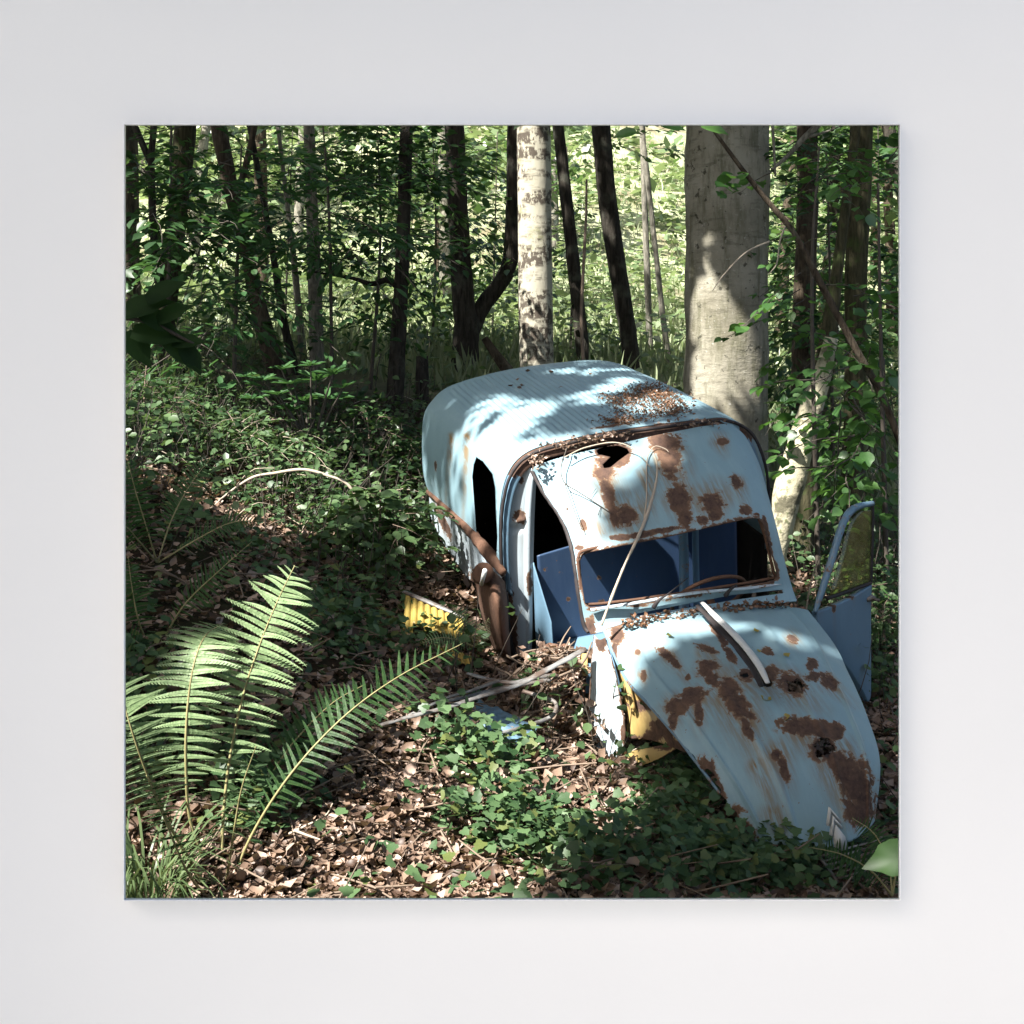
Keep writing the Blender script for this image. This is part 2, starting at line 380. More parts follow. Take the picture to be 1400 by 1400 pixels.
# ------------------------------------------------------------------ ground
gpx = [(600,1230,3.2),(200,1235,3.1),(480,1130,3.58),(700,1150,3.65),(900,1150,3.98),(1120,1205,4.0),(1200,1000,5.6),(825,1070,4.86),
       (560,1000,4.4),(350,950,4.15),(300,850,4.46),(200,800,4.45),(190,640,6.1),(350,700,6.5),(500,760,6.4),(590,862,5.7),(705,915,5.75),
       (615,770,7.0),(540,605,9.),(425,525,10),(300,560,8.6),(200,540,8.6),(640,530,11),(760,510,12),(850,545,11),(990,700,10),(1080,790,8.2),
       (1200,800,8.5),(1150,600,13),(930,520,14),(1200,560,16),(880,440,22),(450,470,16),(200,450,15),(930,390,30),(600,430,22),(300,380,28),
       (1150,450,26),(700,250,40),(1000,270,40),(400,250,42),(1200,330,40),(950,1060,4.9),(760,950,5.2)]
gp = [tuple(P(*g)) for g in gpx] + [(-6,3,-.5),(-8,8,.5),(8,4,-2.6),(9,10,-2.2),(-15,15,1.5),(15,20,-.6),(-3,0,-1.5),(3,0,-1.8),(0,-6,-1.6),(0,1.2,-1.6),
      (-20,-5,-1),(20,-5,-2.6),(-30,45,10),(30,45,7),(0,55,13),(0,80,24),(-45,80,26),(45,80,22),(-60,20,4),(60,20,-1)]
gp = np.array(gp)
def gz(xy):
    """moving least squares plane through the measured points"""
    xy = np.atleast_2d(np.asarray(xy, float))[:, :2]; out = np.empty(len(xy))
    for s in range(0, len(xy), 8000):
        q = xy[s:s + 8000]; d = gp[None, :, :2] - q[:, None]
        h2 = (.35 + .05 * np.abs(q[:, 1:2])) ** 2
        wt = 1 / (np.sum(d * d, 2) + h2) ** 2.2; wt /= wt.sum(1, keepdims=True)
        A = np.concatenate([np.ones_like(d[:, :, :1]), d], 2)
        AtA = np.einsum('qk,qki,qkj->qij', wt, A, A) + np.diag([0, .06, .06]); Atb = np.einsum('qk,qki,k->qi', wt, A, gp[:, 2])
        out[s:s + 8000] = np.linalg.solve(AtA, Atb[:, :, None])[:, 0, 0]
    p3 = np.c_[xy, np.zeros(len(xy))]
    return out + (fbm(p3, 1.3) - .5) * .14 + (fbm(p3, 5.0, 3) - .5) * .05
def gz1(x, y): return float(gz([[x, y]])[0])
def gsheet(xs, ys):
    X, Y = np.meshgrid(xs, ys); q = np.c_[X.ravel(), Y.ravel()]
    V = np.c_[q, gz(q)]; nx, ny = len(xs), len(ys)
    i = np.arange(ny - 1)[:, None] * nx; j = np.arange(nx - 1)[None]
    return V, np.stack([i + j, i + j + 1, i + nx + j + 1, i + nx + j], -1).reshape(-1, 4)
xs = np.r_[np.linspace(-90, -14, 20), np.linspace(-12, -5, 20), np.linspace(-4.8, 4.8, 161), np.linspace(5, 12, 20), np.linspace(14, 90, 20)]
ys = np.r_[np.linspace(-40, -3, 12), np.linspace(-2, 2, 20), np.linspace(2.1, 9, 140), np.linspace(9.2, 18, 50), np.linspace(18.5, 55, 60), np.linspace(57, 110, 16)]
V, Q = gsheet(xs, ys)
me = mesh_np('ground', V, [Q]); o = link('ground', me, M['soil']); tag(o, 'brown woodland floor rising to a grassy hillside', kind='structure')
def gnormal(xy, e=.12):
    xy = np.atleast_2d(xy)[:, :2]; a = gz(xy + [e, 0]) - gz(xy - [e, 0]); b = gz(xy + [0, e]) - gz(xy - [0, e])
    return norm(np.c_[-a, -b, np.full(len(xy), 2 * e)])

# ------------------------------------------------------------------ white wall; its square opening stands in for the hung print
WY = 1.43
k = WY / F
ox0, ox1, oz1, oz0 = (169.5 - 700) * k, (1230.5 - 700) * k, (V0 - 170) * k, (V0 - 1231) * k
wall = empty('white_wall', (0, WY, gz1(0, WY)), 'plain white plastered wall around the square view into the wood', 'wall')
def loft_rects(mb, rects):
    """rects: list of (x0,x1,z0,z1,y) joined into bands"""
    V = []
    for (x0, x1, z0, z1, y) in rects: V += [(x0, y, z0), (x1, y, z0), (x1, y, z1), (x0, y, z1)]
    Fq = []
    for r in range(len(rects) - 1):
        for j in range(4): Fq.append([r * 4 + j, r * 4 + (j + 1) % 4, r * 4 + 4 + (j + 1) % 4, r * 4 + 4 + j])
    mb.add(np.array(V), [np.array(Fq)])
mb = MB(); WX, WZ0, WZ1 = 4.0, -2.3, .8
p_ = .036
bs, bb, bt = .0126, .0177, .0073
base = (ox0 - bs, ox1 + bs, oz0 - bb, oz1 + bt)
loft_rects(mb, [(*base, WY + p_), (-WX, WX, WZ0, WZ1, WY + p_), (-WX, WX, WZ0, WZ1, WY + .14), (base[0] - .13, base[1] + .13, base[2] - .13, base[3] + .13, WY + .14), (*base, WY + p_)])
wo = mb.build('wall', M['plaster'], wall, smooth=False, origin=wall.location)
mb = MB(); th = .0009
loft_rects(mb, [(base[0], base[1], base[2], base[3], WY + p_ + .004), (ox0 - th, ox1 + th, oz0 - th, oz1 + th, WY), (ox0, ox1, oz0, oz1, WY),
                (base[0] + th, base[1] - th, base[2] + th, base[3] - th, WY + p_ + .004), (base[0], base[1], base[2], base[3], WY + p_ + .004)])
mb.build('print_edge', M['edge'], wall, smooth=False, origin=wall.location)
mb = MB(); box(mb, (-1.52, WY - 1.40, 2.04), (2.7, 1.16, .08))  # unseen slab on brackets, added to keep direct sun off the wall
for x_ in (-2.3, -.4): tube(mb, [(x_, WY + .08, WZ1 - .05), (x_, WY - .25, 1.55), (x_, WY - .9, 2.0)], .05, 8)
mb.build('sun_blocker', M['plaster'], wall, smooth=False, origin=wall.location)
mb = MB(); box(mb, (-2.05, WY - .75, -.6), (.16, 1.48, 2.8)); mb.build('sky_blocker', M['plaster'], wall, smooth=False, origin=wall.location)  # unseen panel, added to block sky and darken the wall's left side

def P2(u, v, Y): return np.array(P(u, v, Y))

# added, unseen terrace that bounces light up onto the wall
mb = MB(); V, Q = gsheet(np.linspace(-7, 7, 15), np.linspace(-7, WY + .02, 12)); V[:, 2] = -1.45; mb.add(V, [Q]); V2 = V.copy(); 
o = mb.build('bounce_floor', M['gravel']); tag(o, kind='structure')

# ------------------------------------------------------------------ abandoned van (local axes: a forward, b to its left, c up)
yaw, pit, rol = .27277, .19347, .11531
Rb = Matrix(((0, 1, 0), (-1, 0, 0), (0, 0, 1)))
RM = Matrix.Rotation(yaw, 3, 'Z') @ Rb @ Matrix(((math.cos(pit), 0, math.sin(pit)), (0, 1, 0), (-math.sin(pit), 0, math.cos(pit)))) @ Matrix.Rotation(rol, 3, 'X')
TV = Vector((.8936, 5.4351, -2.2216))
RN, TN = np.array(RM), np.array(TV)
van = empty('abandoned_van', (0, 0, 0), 'rusting pale blue van wreck with ribbed roof nosed down among the ferns', 'van')
van.matrix_world = Matrix.Translation(TV) @ RM.to_4x4()
def loc2px(V):
    Wd = np.asarray(V) @ RN.T + TN
    return np.c_[700 + F * Wd[:, 0] / Wd[:, 1], V0 - F * Wd[:, 2] / Wd[:, 1]]
def un(u, v, ax, val):
    d = RN.T @ np.array([(u - 700) / F, 1, (V0 - v) / F]); o = RN.T @ (-TN); i = 'abc'.index(ax); return o + (val - o[i]) / d[i] * d
def wl(p): return RN.T @ (np.asarray(p, float) - TN)       # world point -> van axes
def vpart(name, me, m, thick=0.0, parent=None, smooth=True):
    o = bpy.data.objects.new(name, me); C.objects.link(o); o.parent = parent or van
    me.materials.append(m)
    if smooth: me.polygons.foreach_set('use_smooth', np.ones(len(me.polygons), bool))
    if thick:
        md = o.modifiers.new('sheet', 'SOLIDIFY'); md.thickness = thick; md.offset = -1
    return o
def grid_me(rows, nu, nv, name, fn=None):
    """rows: (r,k,3) control net -> smooth dense grid"""
    rows = [catmull(r, nv) for r in rows]; A = np.array(rows)
    G = np.stack([catmull(A[:, j], nu) for j in range(nv)], 1)
    if fn is not None: G = fn(G)
    i = np.arange(nu - 1)[:, None] * nv; j = np.arange(nv - 1)[None]
    Q = np.stack([i + j, i + nv + j, i + nv + j + 1, i + j + 1], -1).reshape(-1, 4)
    return G.reshape(-1, 3), Q
def inpoly(pt, poly):
    x, y = pt[:, 0], pt[:, 1]; r = np.zeros(len(pt), bool); n = len(poly)
    for i in range(n):
        x0, y0 = poly[i]; x1, y1 = poly[(i + 1) % n]
        c = ((y0 > y) != (y1 > y)) & (x < (x1 - x0) * (y - y0) / (y1 - y0 + 1e-12) + x0); r ^= c
    return r
def segdist(pt, poly):
    best = np.full(len(pt), 1e9); q = np.zeros((len(pt), 2))
    for i in range(len(poly)):
        a = np.array(poly[i], float); b = np.array(poly[(i + 1) % len(poly)], float)
        t = np.clip(((pt - a) @ (b - a)) / ((b - a) @ (b - a) + 1e-12), 0, 1); c = a + t[:, None] * (b - a)
        d = np.linalg.norm(pt - c, axis=1); k = d < best; best[k] = d[k]; q[k] = c[k]
    return best, q
def cut_holes(V, Q, U, polys):
    """drop the quads whose centre lies inside a hole (U: flat coordinates of the vertices) and pull the rim onto its outline"""
    V = V.copy()
    for poly in polys:
        ins = inpoly(U[Q].mean(1), poly); Q2 = Q[~ins]
        rim = np.intersect1d(np.unique(Q[ins]), np.unique(Q2)); Q = Q2
        if len(rim):
            d, c = segdist(U[rim], poly)
            # move rim vertices along local grid directions: least squares from neighbours
            for r, cc in zip(rim, c):
                nb = np.unique(Q[np.any(Q == r, 1)]); nb = nb[nb != r]
                if len(nb) < 2: continue
                A = U[nb] - U[r]; B = V[nb] - V[r]
                X, *_ = np.linalg.lstsq(A, B, rcond=None)
                st = (cc - U[r]) @ X
                if np.linalg.norm(st) < .05: V[r] = V[r] + st
                U[r] = cc
    return V, Q
def compact(V, Q, *at):
    k = np.unique(Q); mp = np.full(len(V), -1); mp[k] = np.arange(len(k)); return (V[k], mp[Q]) + tuple(a[k] for a in at)
def rust_attr(me, V, patches, streaks=(), edge=None):
    """patches: (u,v,ru,rv,rot) in photograph pixels of this panel; streaks: (u0,v0,u1,v1,w)"""
    px = loc2px(V); r = np.full(len(V), -1.0); s = np.zeros(len(V))
    for p in patches:
        u, v, ru, rv = p[:4]; t = math.radians(p[4]) if len(p) > 4 else 0
        d = px - [u, v]; x = (d[:, 0] * math.cos(t) + d[:, 1] * math.sin(t)) / ru; y = (-d[:, 0] * math.sin(t) + d[:, 1] * math.cos(t)) / rv
        r = np.maximum(r, 1.32 - np.sqrt(x * x + y * y) * 1.0 - .0)
    for (u0, v0, u1, v1, wd) in streaks:
        a = np.array([u0, v0]); b = np.array([u1, v1]); t = ((px - a) @ (b - a)) / ((b - a) @ (b - a)); tc = np.clip(t, 0, 1)
        d = np.linalg.norm(px - (a + tc[:, None] * (b - a)), axis=1)
        s = np.maximum(s, np.clip(1.3 - d / (wd * (1 - .45 * tc)), 0, 1) * (1 - .75 * tc))
    r = np.clip(r, -1, 1)
    if edge is not None: r = np.maximum(r, edge)
    for nm, val in (('rust', r), ('streak', s)):
        a = me.attributes.new(nm, 'FLOAT', 'POINT'); a.data.foreach_set('value', val.astype(np.float32))
def z1(x, y): return (560 + x / 2.593, 480 + y / 2.593)
def z2(x, y): return (760 + x / 2.692, 720 + y / 2.692)
def zp(f, L, k): return [(*f(p[0], p[1]), p[2] / k, p[3] / k) + tuple(p[4:]) for p in L]

# --- cargo box: ribbed roof and upper sides
sec_f = [(-.735, .98), (-.745, 1.17), (-.725, 1.42), (-.67, 1.60), (-.56, 1.695), (-.35, 1.728), (-.135, 1.742), (.177, 1.742), (.40, 1.738), (.54, 1.722), (.665, 1.635), (.735, 1.47), (.76, 1.28), (.765, 1.0)]
sec_r = [(-.79, .93), (-.815, 1.12), (-.785, 1.44), (-.71, 1.565), (-.59, 1.64), (-.35, 1.685), (-.106, 1.706), (.177, 1.708), (.368, 1.70), (.53, 1.668), (.66, 1.59), (.74, 1.45), (.77, 1.28), (.775, 1.0)]
rows = []
for t in np.linspace(0, 1, 7):
    a = -.645 - t * 1.735
    q = np.array(sec_f) * (1 - t) + np.array(sec_r) * t
    bul = 1 + .012 * math.sin(math.pi * t)
    rows.append(np.c_[np.full(len(q), a), q[:, 0] * bul, q[:, 1] + .012 * math.sin(math.pi * t) * (q[:, 1] > 1.5)])
# rounded-over rear end
q = np.array(sec_r); q2 = np.c_[q[:, 0] * .93, 1.0 + (q[:, 1] - 1.0) * .93]
rows.append(np.c_[np.full(len(q), -2.46), q2])
def ribs(G):
    b = G[:, :, 1]; top = np.clip((G[:, :, 2] - 1.60) / .05, 0, 1) * np.clip((-.72 - G[:, :, 0]) / .05, 0, 1) * np.clip((G[:, :, 0] + 2.33) / .05, 0, 1)
    G[:, :, 2] += .0045 * np.sin(b * 2 * math.pi / .036) * top * np.clip((.70 - np.abs(b)) / .1, 0, 1)
    return G
V, Q = grid_me(rows, 90, 470, 'box', ribs)
rr_ = np.clip(np.round(np.linalg.norm(np.diff(V.reshape(90, 470, 3)[0], axis=0), axis=1), 4), 0, 1)
U = np.c_[V[:, 0] * 1.0, V[:, 2]].copy(); U[V[:, 1] > 0] += 50
U = loc2px(V) / 300.; U[V[:, 1] > 0] += 50
win = [(a_ / 300, b_ / 300) for a_, b_ in [(652, 625), (661, 631), (674, 648), (678, 668), (679, 700), (681, 735), (679, 772), (664, 754), (652, 742), (650, 706), (648, 679), (646, 653), (648, 636)]]
V, Q = cut_holes(V, Q, U, [win])
V, Q = compact(V, Q)
me = mesh_np('cargo_box', V, [Q])
rust_attr(me, V, zp(z1, [(95, 405, 5, 18), (205, 630, 5, 12), (390, 130, 8, 5), (900, 262, 40, 5), (1225, 330, 8, 40, -10), (1235, 400, 10, 40, -8), (700, 270, 60, 4, -8)], 2.593),
          [(*z1(205, 300), *z1(190, 640), 6), (*z1(150, 300), *z1(130, 560), 5)], edge=.75 - np.abs(V[:, 2] - .965) * 22 + np.where(V[:, 1] > 0, -5, 0))
body = vpart('cargo_box', me, M['paint'], .004)
# sill crease, corrugated lower side and rusty wheel arch
def strip_me(A, B, n, m=6): 
    A, B = catmull(A, n), catmull(B, n); t = np.linspace(0, 1, m)[None, :, None]; G = A[:, None] * (1 - t) + B[:, None] * t
    i = np.arange(n - 1)[:, None] * m; j = np.arange(m - 1)[None]
    return G.reshape(-1, 3), np.stack([i + j, i + m + j, i + m + j + 1, i + j + 1], -1).reshape(-1, 4)
cr = [un(585, 672, 'b', -.80), un(605, 690, 'b', -.80), un(640, 724, 'b', -.785), un(668, 757, 'b', -.77), un(688, 783, 'b', -.755)]
mb = MB(); tube(mb, cr, [.016, .02, .026, .034, .02], 8, 24, .35, 30)
me_ = mb.build('sill_rail', M['rust'], van); me_.location = (0, 0, 0)
lo = [un(590, 706, 'b', -.79), un(607, 742, 'b', -.78), un(637, 786, 'b', -.77), un(655, 800, 'b', -.765), un(668, 812, 'b', -.76)]
V, Q = strip_me(np.array(cr) + [0, .012, -.01], lo, 120, 30)
V[:, 1] += .007 * np.sin(V[:, 0] * 2 * math.pi / .045)
me = mesh_np('corrugated_side', V, [Q]); rust_attr(me, V, [(606, 712, 5, 25, -25), (655, 790, 14, 14), (625, 700, 4, 16, -30)], [(600, 690, 625, 770, 14), (630, 715, 650, 790, 14)])
vpart('corrugated_side', me, M['white_blue'], .003)
# rear wing: a brown rusty curved sheet ending in a rolled lamp bracket
mb = MB()
rowsw = [[un(648, 778, 'b', -.80), un(660, 774, 'b', -.83), un(676, 782, 'b', -.82), un(690, 795, 'b', -.76)],
         [un(650, 806, 'b', -.80), un(668, 808, 'b', -.88), un(686, 818, 'b', -.84), un(694, 826, 'b', -.76)],
         [un(660, 850, 'b', -.80), un(676, 850, 'b', -.87), un(690, 855, 'b', -.83), un(696, 860, 'b', -.76)],
         [un(676, 890, 'b', -.79), un(686, 890, 'b', -.83), un(694, 895, 'b', -.80), un(699, 900, 'b', -.76)]]
V, Q = grid_me(rowsw, 30, 24, 'w'); mb.add(V, [Q]); ow = mb.build('rear_wing', M['rust'], van); ow.modifiers.new('s', 'SOLIDIFY').thickness = .006
mb = MB(); tube(mb, [un(657, 787, 'b', -.86), un(661, 783, 'b', -.90)], [.045, .05], 16); mb.build('lamp_cup', M['rust'], ow)
mb = MB(); tube(mb, [un(663, 780, 'b', -.92), un(658, 799, 'b', -.92)], [.012, .010], 8); mb.build('lamp_bracket', M['strip'], ow)

# --- front arch seal and right-hand door pillars
arch = np.array([(-.63, q[0], q[1]) for q in sec_f])
mb = MB(); tube(mb, arch + [0.02, 0, -.006], .009, 6, 120, .3, 40); tube(mb, [arch[0] + [.02, 0, 0], [-.64, -.725, .75], [-.645, -.70, .55], [-.64, -.69, .46]], .013, 6, 30, .3, 40)
mb.build('arch_seal', M['rubber'], van)
# inner dark flange seen in the gap between box and cab roof
fl = [np.c_[np.full(len(sec_f), -.64), np.array(sec_f) * [1, 1]], np.c_[np.full(len(sec_f), -.60), np.array(sec_f) * [.955, .97]]]
V, Q = grid_me(fl, 3, 120, 'fl'); me = mesh_np('arch_flange', V, [Q]); rust_attr(me, V, [], edge=np.where(V[:, 2] > 1.58, .8, -1.) * 1.0); vpart('arch_flange', me, M['paint_mid'], .003)
# B pillar facing the camera with raised outer strip and pressed swage
pl = [(705, 636), (694, 665), (688, 700), (686, 740), (688, 775), (692, 812), (697, 850), (703, 905)]
pr = [(735, 640), (733, 662), (731, 700), (730, 740), (729, 780), (728, 812), (728, 850), (727, 897)]
A = np.array([un(*p, 'a', -.66) for p in pl]); B = np.array([un(*p, 'a', -.60) for p in pr])
V, Q = strip_me(A, B, 110, 36)
t = np.tile(np.linspace(0, 1, 36), 110); s_ = np.repeat(np.linspace(0, 1, 110), 36)
V[:, 0] += .012 * np.clip(np.sin((t - .66) / .30 * math.pi), 0, 1) * (t > .66) * (t < .96) + .018 * np.sin(t * math.pi)
V[:, 0] += .014 * np.exp(-((s_ - .335 + t * .03) / .012) ** 2) * (t > .12) * (t < .68) - .014 * np.exp(-((s_ - .375 + t * .03) / .015) ** 2) * (t > .1) * (t < .68)
me = mesh_np('door_pillar', V, [Q])
rust_attr(me, V, zp(z1, [(392, 458, 16, 16), (390, 588, 24, 22), (345, 810, 14, 20), (350, 880, 18, 60), (360, 960, 18, 60), (365, 1040, 22, 60), (425, 820, 12, 40), (400, 1100, 40, 18), (320, 640, 6, 60)], 2.593),
          [(*z1(392, 458), *z1(395, 585), 14), (*z1(395, 590), *z1(402, 800), 9), (*z1(350, 500), *z1(345, 600), 8)])
vpart('door_pillar', me, M['white_blue'], .004)
mb = MB(); tube(mb, [un(690, 795, 'a', -.665), un(693, 850, 'a', -.665), un(700, 912, 'a', -.66), un(703, 935, 'a', -.66)], [.012, .014, .012, .01], 6, 30, .5, 40)
tube(mb, [un(681, 832, 'a', -.69), un(686, 865, 'a', -.69), un(697, 930, 'a', -.69)], [.012, .02, .012], 6, 20, .3, 30); mb.build('pillar_edge', M['rust'], van)
# far pillar (left side of the van)
A = np.array([un(*p, 'a', -.60) for p in [(985, 575), (1004, 588), (1024, 622), (1040, 665), (1050, 690)]]); B = np.array([un(*p, 'a', -.645) for p in [(1000, 572), (1022, 590), (1037, 630), (1047, 668), (1056, 720)]])
V, Q = strip_me(A, B, 60, 14); me = mesh_np('far_pillar', V, [Q]); rust_attr(me, V, zp(z1, [(1145, 295, 18, 12), (1240, 430, 14, 60), (1210, 380, 8, 40)], 2.593)); vpart('far_pillar', me, M['paint'], .004)

# --- cab roof panel and windscreen frame, one pressed sheet
rows = []
for (L, R, aL, aC, aR, cC) in [((727, 640), (1001, 580), -.575, -.545, -.575, 1.722), ((733, 658), (1020, 598), -.55, -.50, -.54, 1.712), ((752, 685), (1037, 632), -.43, -.385, -.42, 1.655),
                              ((771, 716), (1048, 668), -.30, -.25, -.29, 1.575), ((783, 748), (1056, 700), -.17, -.115, -.16, 1.475), ((788, 775), (1063, 728), -.085, -.03, -.075, 1.395),
                              ((793, 812), (1072, 764), -.03, .015, -.03, 1.24), ((800, 850), (1082, 800), .01, .05, .015, 1.09), ((808, 868), (1090, 822), .05, .09, .06, 1.03)]:
    l, r = un(*L, 'a', aL), un(*R, 'a', aR)
    def mid(t, dc): 
        q = l * (1 - t) + r * t; q[0] += (aC - (aL + aR) / 2) * dc; q[2] += (cC - (l[2] + r[2]) / 2) * dc * .8; return q
    rows.append([l, mid(.06, .45), mid(.2, .85), mid(.5, 1), mid(.8, .85), mid(.94, .45), r])
def dent(G):
    q = G.reshape(-1, 3); G[:, :, 0] += ((fbm(q, 6.0) - .5) * .02).reshape(G.shape[:2]); return G
V, Q = grid_me(rows, 190, 210, 'cab', dent)
px = loc2px(V); U = px / 300.0
wo_ = [z1(*p) for p in [(603, 742), (614, 722), (640, 712), (900, 662), (1205, 592), (1235, 592), (1252, 610), (1275, 690), (1300, 775), (1303, 800), (1290, 815), (1230, 826), (900, 878), (700, 905), (640, 908), (622, 895), (610, 820)]]
hole1 = [z1(*p) for p in [(662, 352), (690, 338), (740, 334), (772, 345), (780, 360), (745, 385), (712, 412), (690, 415), (684, 402), (712, 375), (668, 365)]]
slot = [z1(*p) for p in [(800, 932), (1000, 893), (1150, 864), (1322, 846), (1326, 858), (1150, 882), (1000, 908), (810, 938)]]
V, Q = cut_holes(V, Q, U, [[(x / 300, y / 300) for x, y in h] for h in (wo_, hole1, slot)])
V, Q = compact(V, Q)
me = mesh_np('cab_roof', V, [Q])
dw, _ = segdist(loc2px(V), wo_); dh, _ = segdist(loc2px(V), hole1)
pxv = loc2px(V)
rust_attr(me, V, zp(z1, [(690, 430, 38, 28, -10), (700, 500, 20, 75, -14), (722, 580, 14, 40, -14), (735, 355, 60, 30), (755, 385, 40, 20, -35), (770, 585, 42, 36), (905, 325, 62, 34), (925, 390, 40, 60, -15), (955, 520, 40, 52, -12), (975, 590, 26, 36, -12),
                         (1072, 540, 42, 40), (1085, 580, 26, 22), (1110, 320, 18, 14), (1158, 465, 20, 30, -30), (1188, 565, 24, 18), (740, 662, 45, 12), (820, 652, 60, 12, -8), (900, 635, 60, 10, -10), (1040, 600, 25, 18),
                         (603, 697, 16, 9), (615, 612, 10, 20, -20), (1262, 620, 10, 40, -12), (1275, 690, 12, 60, -12), (1290, 770, 16, 40, -10), (690, 390, 30, 14), (560, 560, 5, 5), (430, 400, 12, 22), (1000, 250, 60, 12), (640, 985, 22, 40), (800, 900, 40, 8)], 2.593),
          [(*z1(690, 430), *z1(730, 610), 26), (*z1(770, 590), *z1(800, 650), 40), (*z1(925, 400), *z1(1010, 600), 30), (*z1(960, 520), *z1(985, 620), 30), (*z1(1075, 540), *z1(1090, 600), 34), (*z1(1165, 470), *z1(1200, 570), 12), (*z1(650, 640), *z1(640, 690), 20), (*z1(1100, 320), *z1(1120, 370), 14), (*z1(840, 440), *z1(870, 600), 14)],
          edge=np.maximum(.72 - dw / 7.5, .8 - dh / 6))
cab = vpart('cab_roof', me, M['paint'], .005)
mb = MB(); q = [un(*p, 'a', a_) for p, a_ in (((728, 645), -.57), ((745, 676), -.475), ((765, 705), -.345), ((779, 737), -.215), ((786, 770), -.10), ((792, 812), -.035), ((800, 856), .01), ((806, 866), .04))]
tube(mb, np.array(q) + [-.012, 0, 0], .011, 6, 80, .35, 40); mb.build('door_seal', M['rubber'], van)
# windscreen rubber channel
mb = MB(); rim = [un(*z1(x, y), 'a', a_) for (x, y, a_) in [(603, 742, -.05), (640, 712, -.06), (900, 662, -.025), (1205, 592, -.06), (1252, 610, -.06), (1300, 790, -.01), (1290, 815, 0), (900, 878, .03), (640, 908, 0), (620, 890, 0), (603, 742, -.05)]]
tube(mb, np.array(rim) + [-.03, 0, 0], .008, 6, 120, .2, 40); mb.build('windscreen_channel', M['rust'], van)
# scuttle ledge lip under the windscreen
mb = MB(); q = [un(*z1(x, y), 'a', a_) for x, y, a_ in ((640, 915, .02), (800, 890, .055), (1000, 856, .06), (1200, 838, .05), (1310, 822, .01))]
tube(mb, np.array(q) + [.008, 0, 0.0], .012, 6, 60, .1, 20, flat=.5); mb.build('scuttle_lip', M['white_blue'], van)
# two wipers
mb0 = MB(); tube(mb0, [un(*z1(865, 908), 'a', .08), un(*z1(885, 882), 'a', .10), un(*z1(915, 862), 'a', .09), un(*z1(985, 805), 'a', .05)], [.012, .008, .004, .003], 6, 16); mb0.build('wiper', M['rubber'], van)
mb0 = MB(); tube(mb0, [un(*z1(1120, 868), 'a', .08), un(*z1(1135, 848), 'a', .10), un(*z1(1160, 828), 'a', .09)], [.012, .008, .004], 6, 10); mb0.build('wiper', M['rubber'], van)
# inside: bulkhead, curtain post, seat box, floor, steering wheel
def panel(name, pts, m, thick=.006, rp=(), sub=24, parent=None):
    a, b, c, d = [np.array(p, float) for p in pts]; u_, v_ = np.meshgrid(np.linspace(0, 1, sub), np.linspace(0, 1, sub)); u_, v_ = u_.ravel()[:, None], v_.ravel()[:, None]
    V = (a * (1 - u_) + b * u_) * (1 - v_) + (d * (1 - u_) + c * u_) * v_
    i = np.arange(sub - 1)[:, None] * sub; j = np.arange(sub - 1)[None]
    me = mesh_np(name, V, [np.stack([i + j, i + j + 1, i + sub + j + 1, i + sub + j], -1).reshape(-1, 4)]); rust_attr(me, V, list(rp)); return vpart(name, me, m, thick, parent)
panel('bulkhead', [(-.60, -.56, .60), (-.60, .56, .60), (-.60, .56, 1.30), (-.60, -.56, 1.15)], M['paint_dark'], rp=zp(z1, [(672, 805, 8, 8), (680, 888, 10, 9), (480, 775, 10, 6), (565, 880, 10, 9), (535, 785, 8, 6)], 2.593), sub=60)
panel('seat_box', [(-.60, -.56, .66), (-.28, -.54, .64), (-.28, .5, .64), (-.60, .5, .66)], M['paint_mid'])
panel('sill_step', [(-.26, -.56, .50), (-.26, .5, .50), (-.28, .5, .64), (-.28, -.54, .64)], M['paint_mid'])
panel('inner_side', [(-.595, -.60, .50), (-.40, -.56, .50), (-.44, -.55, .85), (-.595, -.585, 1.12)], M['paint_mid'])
mb = MB(); tube(mb, [(-.52, .20, .6), (-.52, .215, 1.0), (-.54, .22, 1.42)], [.028, .026, .025], 10, 20); tube(mb, [(-.56, .30, .6), (-.56, .30, 1.0), (-.57, .31, 1.42)], [.018, .018, .018], 10, 20); mb.build('inner_post', M['paint_mid'], van)
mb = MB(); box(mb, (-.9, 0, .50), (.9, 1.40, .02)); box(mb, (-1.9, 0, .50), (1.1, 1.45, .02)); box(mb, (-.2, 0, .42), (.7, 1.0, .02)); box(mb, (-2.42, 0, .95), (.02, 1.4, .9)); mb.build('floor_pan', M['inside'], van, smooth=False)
mb = MB(); sw = np.array([un(*z1(1060, 810), 'a', -.14)])[0]; R_ = .19
tl = Matrix.Rotation(math.radians(-52), 3, 'Y')
ring = [np.array(tl @ Vector((R_ * math.cos(t), R_ * math.sin(t), 0))) + sw - [0, 0, .09] for t in np.linspace(0, 2 * math.pi, 41)]
tube(mb, ring, .010, 8, caps=False); wh = mb.build('steering_wheel', M['rust'], van)
mb = MB(); hub = np.mean(ring[:-1], 0); tube(mb, [hub, hub + np.array([.25, 0, -.22])], [.02, .018], 10); tube(mb, [hub, ring[10]], .008, 6); tube(mb, [hub, ring[30]], .008, 6); mb.build('steering_column', M['rust'], wh)

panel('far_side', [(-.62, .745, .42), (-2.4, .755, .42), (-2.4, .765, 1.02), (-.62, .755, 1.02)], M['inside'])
panel('dark_backing', [(-.95, .36, .5), (-.95, .75, .5), (-.95, .75, 1.5), (-.95, .36, 1.5)], M['inside'])  # added near-black sheet, stands in for shade at the right of the cab
